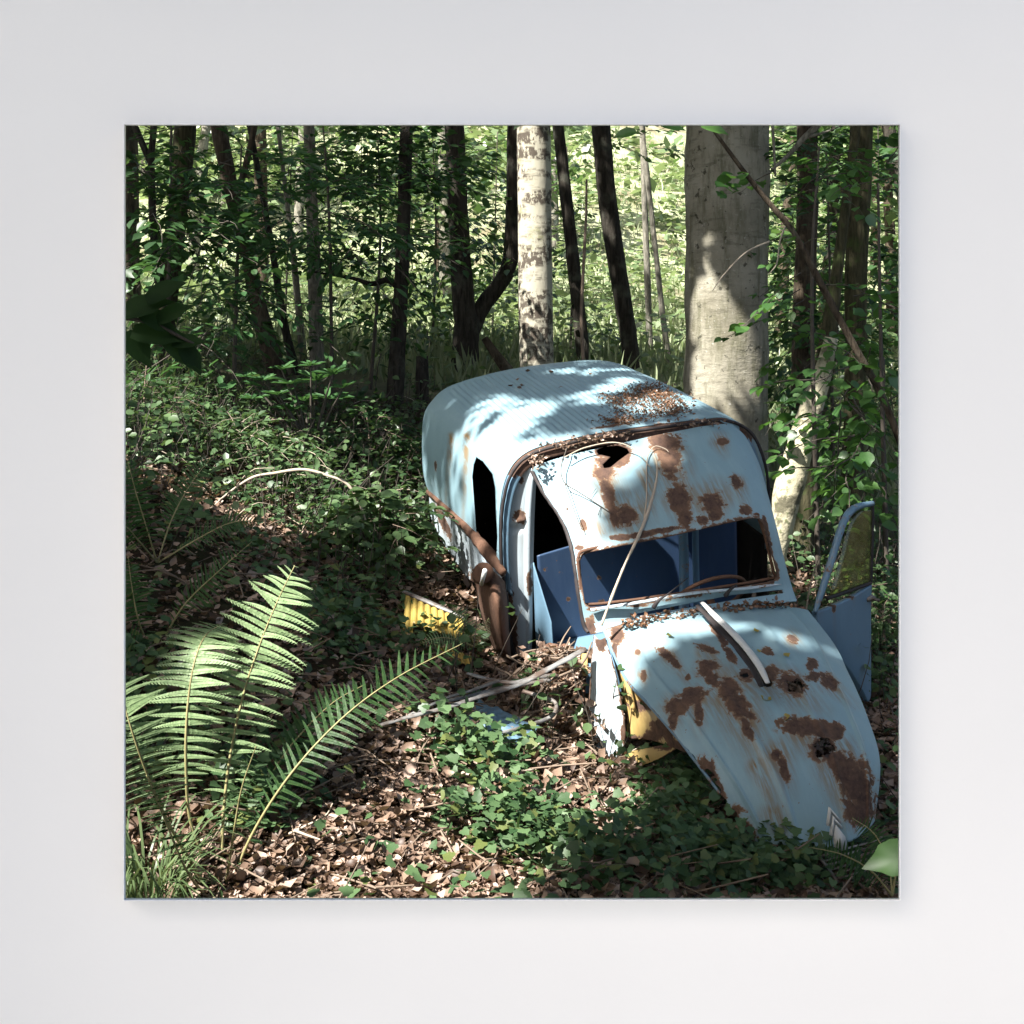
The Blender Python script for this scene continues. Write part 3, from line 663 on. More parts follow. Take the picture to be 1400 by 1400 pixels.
# --- bonnet: long sheet curving down to the nose, with pressed ribs, centre strip and emblem
prof = [.06, .35, .60, .85, 1.08, 1.225]
Lp = [(824, 862), (853, 925), (885, 962), (925, 1008), (983, 1084), (1031, 1158)]
Rp = [(1103, 832), (1140, 880), (1160, 920), (1183, 972), (1203, 1040), (1197, 1122)]
cp = [1.045, 1.045, 1.02, .982, .862, .655]; ca = [.08, .37, .63, .875, 1.13, 1.305]
rows = []
for i in range(6):
    l, r = un(*Lp[i], 'a', prof[i]), un(*Rp[i], 'a', prof[i] - (.0 if i else 0))
    c = np.array([ca[i], .02, cp[i]])
    def q(t):
        s = 1 - abs(2 * t - 1) ** 2.6; base = l * (1 - t) + r * t; mid_ = (l + r) / 2; return base + (c - mid_) * s * np.array([1, 0, 1])
    rows.append([q(t) for t in (0, .06, .16, .32, .5, .68, .84, .94, 1)])
def hribs(G):
    n, m_ = G.shape[:2]; t = np.linspace(-1, 1, m_)[None]; s = np.linspace(0, 1, n)[:, None]
    for cen, wd, h in ((-.64, .03, .009), (-.26, .028, .008), (.24, .028, .008), (.60, .03, .009)):
        G[:, :, 2] += h * np.exp(-((t - cen) / wd) ** 2) * np.clip(s * 4, 0, 1) * np.ones((n, 1)); G[:, :, 0] += .6 * h * np.exp(-((t - cen) / wd) ** 2) * s
    qv = G.reshape(-1, 3); G[:, :, 2] += ((fbm(qv, 5.0, 5) - .5) * .018).reshape(n, m_)
    return G
V, Q = grid_me(rows, 200, 170, 'hood', hribs)
px = loc2px(V)
# torn lower left and nose edge, rust-through holes
nz = fbm(V, 22, 3) * .6 + vnoise(V, 70, 9) * .4
tl_ = np.tile(np.linspace(-1, 1, 170), 200); sl_ = np.repeat(np.linspace(0, 1, 200), 170)
bite = ((tl_ + 1) < (nz - .42) * .45 * np.clip((sl_ - .62) * 8, 0, 1)) | ((1 - sl_) < (nz - .50) * .12 * np.clip((.2 - tl_) * 3, 0, 1))
def hole(x, y, rx, ry, th): 
    u0, v0 = z2(x, y); return th - np.sqrt(((px[:, 0] - u0) / (rx / 2.692)) ** 2 + ((px[:, 1] - v0) / (ry / 2.692)) ** 2) + (nz - .5) * 1.3
for hh in ((880, 585, 40, 30, .8), (985, 815, 45, 38, .8), (700, 545, 22, 16, .7), (775, 575, 22, 16, .7)): bite |= hole(*hh) > 0
Q = Q[~bite[Q].any(1)]
V, Q, tl2, sl2 = compact(V, Q, tl_, sl_)
me = mesh_np('bonnet', V, [Q])
rust_attr(me, V, zp(z2, [(225, 400, 24, 40), (215, 450, 12, 40), (405, 468, 46, 20, 35), (440, 500, 14, 40, -35), (485, 555, 10, 12), (555, 515, 44, 34), (575, 560, 26, 40, -20), (565, 455, 42, 14, 20), (505, 620, 52, 30, -15), (525, 680, 16, 50), (440, 660, 44, 36, -20), (430, 710, 18, 40), (635, 600, 42, 52, -30), (670, 660, 40, 70, -28), (700, 690, 46, 16, 25), (700, 740, 22, 60, -20),
                         (700, 545, 30, 24), (780, 545, 40, 30), (870, 580, 60, 38, 30), (940, 745, 110, 40, 8), (880, 735, 55, 32), (1030, 755, 36, 36), (985, 810, 55, 48), (945, 555, 32, 20), (1005, 570, 42, 24, 35), (940, 505, 24, 22), (873, 412, 22, 15, 40), (815, 838, 24, 24), (840, 890, 18, 60, -15),
                         (1060, 900, 40, 100, -20), (1110, 960, 60, 120, -14), (1125, 1050, 50, 70), (1030, 870, 26, 60, -25), (560, 900, 34, 50, -30), (590, 960, 26, 60, -25), (650, 1080, 34, 50), (690, 1130, 48, 60), (780, 460, 24, 12, 20), (302, 462, 8, 8), (322, 548, 11, 18), (640, 470, 14, 44, -35), (600, 400, 12, 50, -38), (850, 1190, 40, 14), (740, 1195, 30, 14)], 2.692),
          [(*z2(430, 660), *z2(440, 760), 20), (*z2(520, 640), *z2(530, 760), 22), (*z2(560, 520), *z2(640, 690), 20), (*z2(650, 620), *z2(760, 860), 45), (*z2(690, 700), *z2(760, 900), 30), (*z2(420, 480), *z2(500, 590), 12), (*z2(815, 840), *z2(860, 980), 26), (*z2(860, 590), *z2(990, 680), 26), (*z2(780, 560), *z2(900, 680), 24), (*z2(1000, 580), *z2(1110, 660), 14),
           (*z2(900, 760), *z2(960, 860), 24), (*z2(1010, 880), *z2(1080, 1090), 26), (*z2(545, 460), *z2(620, 505), 12), (*z2(870, 410), *z2(900, 450), 14), (*z2(1060, 820), *z2(1110, 920), 20), (*z2(800, 1060), *z2(860, 1150), 20), (*z2(740, 880), *z2(850, 1130), 16), (*z2(300, 465), *z2(305, 490), 8), (*z2(320, 550), *z2(325, 590), 10)],
          edge=np.maximum(.62 - (tl2 + 1) / .03, .62 - sl2 / .012))
hood = vpart('bonnet', me, M['paint'], .005)
mb = MB(); q = [un(*z2(x, y), 'a', a_) for x, y, a_ in ((540, 320, .16), (590, 372, .30), (650, 432, .46), (705, 495, .63), (750, 560, .80), (780, 622, .92))]
tube(mb, np.array(q) + [0, 0, .055], [.012, .017, .018, .017, .016, .010], 6, 30, .12, 15, flat=.4); mb.build('centre_strip', M['strip'], hood)
mb = MB(); tube(mb, np.array(q) + [-.01, -.022, .04], [.01, .016, .018, .016, .016, .01], 6, 30, .3, 20, flat=.4); mb.build('strip_channel', M['rubber'], hood)
mb = MB(); Lq = np.array([un(*Lp[k], 'a', prof[k]) for k in range(5)]); tube(mb, Lq + [0, .004, -.004], .007, 6, 60, .25, 30); mb.build('bonnet_lip', M['paint_mid'], hood)
mb = MB(); tube(mb, [un(826, 864, 'a', .055), un(900, 853, 'a', .05), un(965, 845, 'a', .05), un(1040, 838, 'a', .05), un(1100, 832, 'a', .05)], .011, 6, 60, .3, 20); mb.build('bonnet_hinge', M['rust'], hood)
mb = MB()
for k in range(6): tube(mb, [wl(P2(1118 + 5 * k, 1172 + 6 * k, 4.02 - .015 * k)), wl(P2(1165 + 5 * k, 1158 + 6 * k, 4.05 - .015 * k)), wl(P2(1206 + 3 * k, 1148 + 6 * k, 4.1 - .015 * k))], .005, 5, 12, flat=.5)
tube(mb, [wl(P2(1118, 1168, 4.03)), wl(P2(1145, 1206, 3.94))], .007, 6, 6); tube(mb, [wl(P2(1204, 1145, 4.11)), wl(P2(1222, 1182, 4.02))], .007, 6, 6); mb.build('grille', M['metal'], van)
# emblem: two stacked chevrons over a small five-sided plate
mb = MB()
def emb(poly):
    poly = [z2(x, y) for x, y in poly]; n = len(poly)
    f = np.array([un(u, v, 'a', 1.315 - .05 * 0) for u, v in poly]); f[:, 0] = 1.315 + (0.73 - f[:, 2]) * .42
    f = f + [.0, 0, 0]; g = f + [.012, 0, .004]
    me_v = np.vstack([f, g]); sides = np.array([[i, (i + 1) % n, n + (i + 1) % n, n + i] for i in range(n)])
    mb.add(me_v, [sides, np.arange(n, 2 * n)[None]])
emb([(1000, 1104), (1021, 1050), (1054, 1090), (1048, 1096), (1023, 1066), (1008, 1106)])
emb([(1004, 1132), (1026, 1074), (1052, 1104), (1046, 1112), (1027, 1092), (1014, 1136)])
emb([(1014, 1166), (1014, 1132), (1030, 1100), (1054, 1132), (1054, 1162), (1036, 1170)])
e_ = mb.build('emblem', M['strip'], hood, smooth=False)
# front pillar strip (chalky) and rusty cream inner wing beside it
def poly_sheet(name, pts, Y, m, sub=26, bulge=.0, rp=(), st=(), thick=.005, rustedge=True, parent=None, holes=()):
    """pts: left and right pixel chains top to bottom with a depth for each"""
    Lc = np.array([wl(P2(*p)) for p in pts[0]]); Rc = np.array([wl(P2(*p)) for p in pts[1]])
    V, Q = strip_me(Lc, Rc, 60, sub); t = np.tile(np.linspace(0, 1, sub), 60)
    V[:, 0] += bulge * np.sin(t * math.pi) + (fbm(V, 9, 2) - .5) * .02; V[:, 1] -= bulge * .5 * np.sin(t * math.pi)
    if len(holes):
        V, Q = cut_holes(V, Q, loc2px(V) / 300., [[(x / 300, y / 300) for x, y in h] for h in holes]); V, Q = compact(V, Q); t = None
    me = mesh_np(name, V, [Q]); e = None
    if rustedge and t is not None: e = .66 - np.minimum(t, 1 - t) * 9
    rust_attr(me, V, list(rp), list(st), edge=e); return vpart(name, me, m, thick, parent)
poly_sheet('front_pillar', [[(812, 868, 5.02), (808, 900, 5.02), (806, 950, 4.99), (802, 1010, 4.95), (801, 1056, 4.9)], [(828, 872, 4.98), (838, 905, 4.93), (849, 955, 4.9), (855, 1005, 4.86), (846, 1062, 4.84)]], 0, M['white_blue'], bulge=.03,
           rp=[(822, 880, 8, 14), (852, 1000, 3, 12)], st=[(830, 900, 845, 1000, 6)])
poly_sheet('inner_wing', [[(836, 893, 4.98), (846, 930, 4.97), (854, 975, 4.94), (855, 1010, 4.92)], [(858, 905, 4.86), (885, 950, 4.72), (912, 985, 4.6), (938, 1030, 4.5)]], 0, M['cream'], bulge=-.03,
           rp=[(880, 965, 22, 8), (902, 995, 12, 14), (862, 1010, 14, 6), (890, 1008, 10, 10), (843, 900, 6, 20), (915, 1000, 8, 18), (925, 1022, 14, 10)], st=[(860, 930, 870, 1000, 14), (880, 970, 895, 1020, 14)])
poly_sheet('inner_wing_lip', [[(850, 1030, 4.9), (846, 1046, 4.88), (836, 1064, 4.86)], [(935, 1012, 4.56), (915, 1030, 4.62), (868, 1052, 4.78)]], 0, M['cream'], rp=[(905, 1020, 14, 6), (860, 1045, 8, 8)], sub=20)
mb = MB(); q = [wl(P2(*p)) for p in ((846, 900, 4.93), (858, 935, 4.88), (866, 970, 4.84))]; tube(mb, q, [.012, .014, .012], 8, 20); mb.build('wing_stay', M['cream'], van)
# open door on the far side, hinged at the windscreen pillar
dl, dr = 5.42, 5.78
def D(u, v): return wl(P2(u, v, dl + (dr - dl) * (u - 1112) / 80.))
V, Q = strip_me([D(1116, 838), D(1120, 860), D(1140, 890), D(1158, 922), D(1178, 962)], [D(1192, 800), D(1191, 830), D(1191, 880), D(1191, 920), D(1191, 950)], 70, 50)
t = np.tile(np.linspace(0, 1, 50), 70); s_ = np.repeat(np.linspace(0, 1, 70), 50)
V[:, 0] += .02 * np.sin(t * math.pi) - .035 * np.clip(1 - (t * .9 + (1 - s_) * .9) / .42, 0, 1)
me = mesh_np('door', V, [Q]); rust_attr(me, V, [(1140, 830, 2.5, 8), (1165, 815, 3, 6), (1150, 812, 14, 3, -18), (1124, 822, 5, 4)], [(1139, 812, 1143, 890, 3), (1123, 822, 1122, 850, 6), (1168, 812, 1168, 830, 3), (1176, 806, 1176, 822, 3)])
door = vpart('door', me, M['paint_mid'], .03)
mb = MB(); fr = [D(1114, 838), D(1124, 806), D(1137, 765), D(1148, 728), D(1158, 705), D(1172, 693), D(1193, 688)]
tube(mb, fr, [.012, .018, .02, .02, .02, .018, .014], 8, 50); mb.build('window_frame', M['paint_mid'], door)
mb = MB(); tube(mb, [D(1193, 688), D(1192, 740), D(1190, 798)], .010, 8, 20); tube(mb, [D(1131, 818), D(1160, 808), D(1190, 797)], .011, 8, 20); mb.build('window_channel', M['rubber'], door)
V, Q = strip_me([D(1133, 816), D(1148, 762), D(1160, 718), D(1172, 702), D(1180, 698)], [D(1189, 796), D(1190, 760), D(1191, 725), D(1191.5, 705), D(1192, 697)], 20, 6)
vpart('window_glass', mesh_np('window_glass', V, [Q]), M['glass'], .004, parent=door)
mb = MB(); q = D(1188, 817); box(mb, q, (.05, .05, .02)); tube(mb, [q, q + [.05, .03, 0]], .008, 6); mb.build('door_catch', M['metal'], door)


# ------------------------------------------------------------------ trees
S_ = np.array(SUN)
# places the photograph shows in full sun: canopy leaves standing between them and the sun are thinned
LIT = [(P2(402, 790, 3.45), .16), (P2(372, 850, 3.4), .15), (P2(345, 930, 3.35), .15), (P2(300, 870, 3.4), .14), (P2(262, 930, 3.3), .14), (P2(255, 1010, 3.3), .12), (P2(210, 1080, 3.0), .2),
       (P2(680, 1125, 3.8), .44), (P2(770, 1078, 4.1), .36), (P2(540, 1190, 3.3), .42), (P2(250, 1215, 3.1), .36), (P2(420, 1175, 3.3), .3), (P2(640, 1215, 3.3), .2), (P2(600, 1010, 4.3), .28), (P2(825, 980, 4.95), .30), (P2(780, 925, 5.3), .3),
       (P2(730, 230, 11), .32), (P2(730, 330, 11), .32), (P2(735, 430, 11), .35), (P2(970, 310, 9.6), .10), (P2(965, 370, 9.6), .14), (P2(972, 430, 9.5), .30), (P2(992, 475, 9.5), .24), (P2(960, 500, 9.5), .2), (P2(1030, 535, 9.6), .14), (P2(960, 555, 9.6), .12),
       (P2(1090, 620, 8), .3), (P2(1070, 690, 8), .3), (P2(430, 660, 6.8), .5), (P2(360, 720, 6.4), .35), (P2(250, 580, 8), .55), (P2(330, 610, 7.6), .4), (P2(520, 720, 6.6), .28), (P2(600, 830, 5.6), .22), (P2(450, 530, 8), .3),
       (P2(700, 600, 5.9), .18), (P2(715, 680, 5.6), .20), (P2(760, 572, 6.2), .17), (P2(850, 535, 6.6), .17), (P2(900, 565, 6.1), .14), (P2(690, 560, 6.5), .12), (P2(800, 520, 7.0), .12), (P2(680, 650, 6.), .2), (P2(770, 650, 5.5), .2), (P2(800, 700, 5.3), .14), (P2(860, 670, 5.4), .10), (P2(960, 660, 5.4), .08), (P2(720, 780, 5.6), .16), (P2(800, 760, 5.1), .12),
       (P2(880, 870, 4.9), .14), (P2(960, 860, 4.9), .10), (P2(1080, 870, 4.9), .12), (P2(1130, 960, 4.6), .08), (P2(880, 830, 5.0), .12), (P2(640, 575, 6.9), .10), (P2(835, 798, 5.6), .12), (P2(945, 755, 5.75), .10), (P2(980, 740, 5.9), .12)]
LITC = np.array([z[0] for z in LIT]); LITR = np.array([z[1] for z in LIT])
DARK = [(P2(1010, 1000, 4.3), .42), (P2(1090, 1090, 4.2), .36), (P2(1150, 1010, 4.4), .3), (P2(280, 830, 4.4), .6), (P2(230, 700, 5.2), .5), (P2(380, 950, 4.1), .4), (P2(480, 960, 4.2), .35), (P2(300, 950, 4.1), .35), (P2(1000, 640, 5.5), .22), (P2(960, 700, 5.3), .14), (P2(500, 880, 4.6), .5), (P2(620, 540, 7), .12), (P2(920, 1170, 3.9), .42), (P2(200, 880, 4.3), .4), (P2(420, 860, 4.6), .35), (P2(880, 1080, 4.4), .2), (P2(1160, 880, 5.5), .3), (P2(990, 230, 9.7), .5), (P2(1035, 420, 9.7), .16), (P2(1000, 330, 9.7), .2), (P2(980, 530, 9.6), .18), (P2(1080, 980, 4.4), .3), (P2(760, 540, 6.8), .16), (P2(690, 530, 7.), .16), (P2(900, 535, 6.6), .12), (P2(740, 620, 5.9), .08), (P2(640, 620, 6.8), .12), (P2(620, 560, 7.1), .1), (P2(700, 850, 5.7), .12), (P2(910, 640, 5.4), .10), (P2(1000, 610, 5.6), .13), (P2(850, 705, 5.3), .09), (P2(790, 640, 5.5), .07), (P2(800, 590, 6.), .1), (P2(1010, 680, 5.4), .12)]
DKC = np.array([z[0] for z in DARK]); DKR = np.array([z[1] for z in DARK])
def sun_dist(p, Cn):
    d = p[:, None] - Cn[None]; al = d @ S_; pr = np.linalg.norm(d - al[..., None] * S_, axis=2); pr[al < .4] = 9e9; return pr
def thin(p, jitter=.5):
    n = fbm(p, 1.9, 4)[:, None]; return ~np.any(sun_dist(p, LITC) < LITR[None] * (.85 + jitter * n) + .05, axis=1)
def trunk_pts(px, Y, up=6.5, down=.35, lean=None):
    Ys = np.broadcast_to(np.asarray(Y, float), (len(px),))
    pts = [P2(u, v, y) for (u, v, _), y in zip(px, Ys)]; rad = [w_ / 2 * y / F for (_, _, w_), y in zip(px, Ys)]
    if up:
        d = pts[0] - pts[1]; d = d / np.linalg.norm(d); n = max(0.5, (up - pts[0][2]) / max(d[2], .3))
        pts = [pts[0] + d * n, pts[0] + d * n * .5] + pts; rad = [rad[0] * .55, rad[0] * .8] + rad
    if down:
        d = pts[-1] - pts[-2]; d = d / np.linalg.norm(d); g = gz1(pts[-1][0], pts[-1][1]); L = max(down, (pts[-1][2] - g) / max(.3, -d[2]) + .3)
        pts.append(pts[-1] + d * L); rad.append(rad[-1] * 1.22)
    return np.array(pts), np.array(rad)
TREES = {}
def tree(name, label, px, Y, m, group=None, up=6.5, seg=14, noise=.10, branches=(), cat='tree', down=.35):
    pts, rad = trunk_pts(px, Y, up, down)
    b = pts[-1].copy(); b[2] = gz1(b[0], b[1]) if name != 'broken_tree' and down else b[2]
    root = empty(name, b, label, cat, group)
    mb = MB(); tube(mb, pts, rad, seg, max(40, int(len(pts) * 14)), noise, 4.0); mb.build('trunk', m, root, origin=b)
    for br, Yb in branches:
        p2, r2 = trunk_pts(br, Yb, 0, 0); mb = MB(); tube(mb, p2, r2, 8, 36, .12, 8.0); mb.build('branch', m, root, origin=b)
    TREES[root] = (b, pts)
    return root
beech = tree('beech_tree', 'thick smooth grey beech trunk standing just behind the van roof', [(994, 165, 112), (994, 350, 112), (992, 560, 114), (990, 690, 126)], 9.9, M['beech'], up=7, seg=48, noise=.06)
birch = tree('birch_tree', 'white trunk with black scar bands rising behind the middle of the van roof', [(729.5, 165, 46), (731, 280, 46), (732, 400, 47), (734, 520, 48)], 11.2, M['birch'], up=7, seg=30, noise=.03)
forked = tree('dark_tree', 'dark trunk with a forked limb bending right, left of the white trunk', [(621, 165, 26), (627, 300, 28), (634, 420, 31), (638, 450, 36), (633, 530, 40)], 11.6, M['bark_dark'],
     branches=[([(642, 455, 27), (660, 418, 23), (685, 385, 22), (698, 350, 22), (701, 260, 18), (702, 160, 17)], 11.7)])
tree('dark_tree', 'dark trunk with a curved side branch standing left of the forked tree', [(556, 165, 18), (553, 270, 19), (549, 380, 20), (544, 470, 22), (537, 600, 27)], 9.6, M['bark_dark'], branches=[([(548, 396, 9), (530, 383, 9), (508, 388, 7), (480, 380, 5), (430, 372, 3)], 9.6), ([(540, 545, 5), (515, 575, 4), (490, 590, 3)], 9.5)])
tree('dark_tree', 'straight dark trunk with pale lichen on its lower half, behind the laurel shrub', [(422, 165, 15), (426, 270, 16), (431, 400, 19), (434, 520, 21)], 10.6, M['bark_pale'])
tree('leaning_tree', 'stout brown trunk leaning left with a lit lower side, above the laurel shrub', [(296, 160, 22), (318, 270, 20), (338, 350, 19), (356, 430, 23), (384, 530, 29)], 10.0, M['bark_brown'], branches=[([(318, 285, 9), (308, 310, 9), (298, 345, 7)], 9.95), ([(318, 280, 10), (335, 230, 9), (350, 165, 8)], 9.95)])
tree('leaning_tree', 'thin leaning dark stem between the brown trunk and the lichen trunk', [(352, 230, 8), (372, 340, 9), (388, 440, 11), (410, 530, 13)], 10.3, M['bark_dark'])
tree('leaning_tree', 'slender pale stem just left of the lichen trunk', [(388, 240, 6), (400, 340, 8), (410, 440, 10), (419, 530, 12)], 10.9, M['bark_pale'])
tree('dark_tree', 'thick mossy trunk at the far left edge of the wood', [(254, 165, 30), (246, 260, 27), (238, 330, 28), (226, 420, 30), (212, 540, 34)], 10.4, M['bark_moss'])
tree('forked_sapling', 'thin forked dark stem crossing in front of the mossy trunk at far left', [(211, 165, 9), (207, 215, 10), (209, 300, 10), (215, 370, 13), (231, 430, 12), (246, 500, 11)], 9.2, M['bark_dark'], branches=[([(206, 222, 9), (196, 200, 9), (182, 165, 9)], 9.2)])
tree('dark_tree', 'straight dark trunk right of the white trunk', [(762, 165, 16), (774, 270, 17), (785, 370, 18), (797, 480, 19), (801, 520, 20)], 12.2, M['bark_dark'])
tree('dark_tree', 'second dark trunk right of the white one, curving down behind the roof edge', [(821, 165, 26), (829, 260, 25), (840, 340, 25), (853, 420, 24), (868, 520, 25)], 12.4, M['bark_dark'])
tree('pale_sapling', 'slim pale lichen covered stem left of the beech trunk', [(878, 165, 8), (881, 270, 8), (885, 380, 9), (890, 520, 10)], 15.5, M['bark_pale'], seg=8)
tree('pale_sapling', 'slim pale stem slanting towards the beech trunk', [(886, 250, 7), (896, 340, 7), (906, 430, 8), (919, 530, 9)], 15., M['bark_pale'], seg=8)
tree('dark_tree', 'brown trunk behind the leaves right of the beech', [(1103, 165, 26), (1104, 260, 28), (1101, 380, 30), (1098, 480, 32), (1096, 640, 34)], 11.5, M['bark_brown'])
tree('leaning_tree', 'dark bent trunk leaning left at the right side, beside the pale log', [(1150, 330, 14), (1138, 420, 20), (1128, 500, 28), (1115, 560, 30), (1102, 660, 28), (1095, 780, 30)], 8.6, M['bark_moss'], up=4.2)
tree('dark_tree', 'dark patchy trunk near the right edge above the open van door', [(1178, 165, 30), (1175, 260, 32), (1170, 380, 30), (1170, 480, 28), (1167, 600, 28), (1163, 730, 30)], 9.6, M['bark_moss'])
tree('broken_tree', 'pale lichen patched trunk leaning right beside the far side of the van', [(1136, 462, 18), (1122, 520, 26), (1103, 580, 34), (1083, 650, 37), (1064, 740, 33)], 8.1, M['bare'], up=0, seg=24, noise=.22)
tree('stump', 'short dark broken stump left of the forked tree', [(577, 487, 17), (577, 530, 18), (577, 600, 21)], 9.9, M['bark_dark'], up=0, noise=.2, cat='stump')
tree('broken_tree', 'broken leaning log with a lit yellow break, left of the white trunk', [(662, 462, 10), (680, 488, 14), (700, 515, 17), (712, 540, 17)], 11.0, M['bark_brown'], up=0, cat='log')
tree('bare_sapling', 'thin bare crooked sapling between the white trunk and the dark trunk', [(802, 245, 3), (801, 300, 4), (797, 380, 5), (795, 440, 5), (799, 520, 6)], 10.4, M['twig'], up=0, seg=6)
tree('dead_tree', 'pale dead branch reaching up right behind the beech trunk', [(1125, 165, 9), (1098, 190, 8), (1078, 212, 6), (1055, 232, 4)], 9.3, M['bark_pale'], up=0, seg=8, branches=[([(1102, 188, 5), (1130, 180, 3), (1150, 172, 2)], 9.3), ([(1056, 172, 4), (1058, 200, 4), (1060, 240, 3)], 9.3)], cat='branch', down=0)
# trees standing out of the frame whose crowns shade the glade
def far_trunk(x, y, h, r, m, label, group, name='woodland_tree'):
    z = gz1(x, y); root = empty(name, (x, y, z), label, 'tree', group)
    l = rng.normal(size=2) * .35; mb = MB()
    tube(mb, np.array([[x, y, z - .3], [x + l[0] * .2, y + l[1] * .2, z + h * .35], [x + l[0] * .7, y + l[1] * .7, z + h * .7], [x + l[0], y + l[1], z + h]]), [r * 1.2, r, r * .8, r * .4], 9, 24, .12, 3.0)
    mb.build('trunk', m, root, origin=(x, y, z)); TREES[root] = (np.array([x, y, z]), None); return root
for x, y in ((-6.2, .6), (-8.2, 3.2), (-5.2, 3.6), (-9.5, 7), (-11.5, 1.5), (-6.6, 6.6), (-8.5, 10.5), (-10, -2.5), (-4.6, 13), (3.25, 15.5), (6.5, 12.5), (6.2, 7.5), (-12, 10), (9.5, 9.5), (10, 15)):
    for _ in range(60):
        pz = np.c_[np.full(30, x), np.full(30, y), np.linspace(-1, 8.5, 30)]
        if not (sun_dist(pz, LITC) < LITR[None] * .8 + .2).any(): break
        x, y = x + rng.normal() * .5, y + rng.normal() * .5
    far_trunk(x, y, 8.5, .17, M['bark_brown'], 'tall broadleaf tree shading the glade from outside the view', 'trees shading the glade')
# canopy leaves: spread where they shade the glade, each tree carries the leaves nearest to it
N0 = 68000
g = np.c_[rng.uniform(-7, 7.5, N0), rng.uniform(2.1, 13, N0), np.full(N0, -1.1)]
dens = fbm(g * [1, 1, 0], 1.05, 31)
keep = rng.uniform(size=N0) < np.clip((dens - .30) * 3.4, .14, 1) * .8
g = g[keep]; zc = rng.uniform(4.6, 8.8, len(g)); p = g + S_ * ((zc - g[:, 2]) / S_[2])[:, None] + rng.normal(size=(len(g), 3)) * .12
p2 = np.c_[rng.uniform(-8, 9, 36000), rng.uniform(3.0, 11.5, 36000), rng.uniform(5.2, 9, 36000)]; p = np.vstack([p, p2[fbm(p2 * [1, 1, .3], .8, 77) > .45]])
p = p[thin(p)]
ex = []  # extra leaf clumps added up-sun to shade each DARK spot
for c_, r_ in zip(DKC, DKR):
    n_ = int(1700 * r_ * r_ / .16) + 60; q = rng.normal(size=(n_, 3)) * r_ * .55; ex.append(c_ + q + S_ * ((rng.uniform(5, 8, n_) - c_[2]) / S_[2])[:, None])
ex = np.vstack(ex); ex = ex[thin(ex, .2)]; p = np.vstack([p, ex])
roots = [r for r in TREES if r.name.split('.')[0] in ('beech_tree', 'birch_tree', 'dark_tree', 'woodland_tree')]
bx = np.array([TREES[r][0][:2] for r in roots]); own = np.argmin(np.linalg.norm(p[:, None, :2] - bx[None], axis=2), 1)
CROWN = {}
for i, r in enumerate(roots):
    q = p[own == i]
    if len(q) < 20: continue
    mb = CROWN.setdefault(r, MB()); leaves(mb, q, rdir(len(q), .5), norm(rdir(len(q)) * .7 + [0, 0, 1]), rng.uniform(.14, .26, len(q)), shape='diamond')
    # limbs carrying the clumps
    mbl = MB(); b = TREES[r][0]
    for c_ in q[rng.choice(len(q), min(9, len(q)), replace=False)]:
        st = np.array([b[0], b[1], max(4.2, c_[2] - 2.5)]); md = (st + c_) / 2 + [0, 0, .5]
        if (sun_dist(catmull([st, md, c_], 25), LITC) < LITR[None] * .8 + .03).any(): continue
        tube(mbl, [st, md, c_], [.05, .032, .012], 6, 14, .1, 5)
    if mbl.n: mbl.build('branch', M['bark_brown'], r, origin=tuple(r.location))
for r, mb in CROWN.items(): mb.build('crown', M['canopy'], r, origin=tuple(r.location), smooth=False)

# ------------------------------------------------------------------ leafy sprays
def spray(lm, tm, p0, d, L, n, size, shape='oval', droop=.25, spread=.32, wr=.58, thick=.005):
    """a flat twig with leaves left and right of it"""
    d = np.asarray(d, float); d = d / np.linalg.norm(d); t = np.linspace(0, 1, 6)[:, None]
    pts = p0 + d * L * t + np.array([0, 0, -1]) * droop * L * t ** 2 + rng.normal(size=(6, 3)) * .012 * L
    tube(tm, pts, np.linspace(thick, thick * .3, 6), 4)
    s = norm(np.cross(d, [0, 0, 1])); tt = np.sort(rng.uniform(.12, 1, n)); q = np.array([[np.interp(x, t[:, 0], pts[:, k]) for k in range(3)] for x in tt])
    side = np.where(np.arange(n) % 2, 1., -1.)
    off = (rng.uniform(0, 1, n) * spread * L * (1 - .5 * tt))[:, None] * side[:, None] * s + rng.normal(size=(n, 3)) * .02 * L
    ax = side[:, None] * s * .8 + d * .6 + rng.normal(size=(n, 3)) * .25 + [0, 0, -.25]
    nr = norm(rng.normal(size=(n, 3)) * .35 + [0, 0, 1]); sz = size * rng.uniform(.65, 1.2, n)
    leaves(lm, q + off, ax, nr, sz, sz * wr, shape)
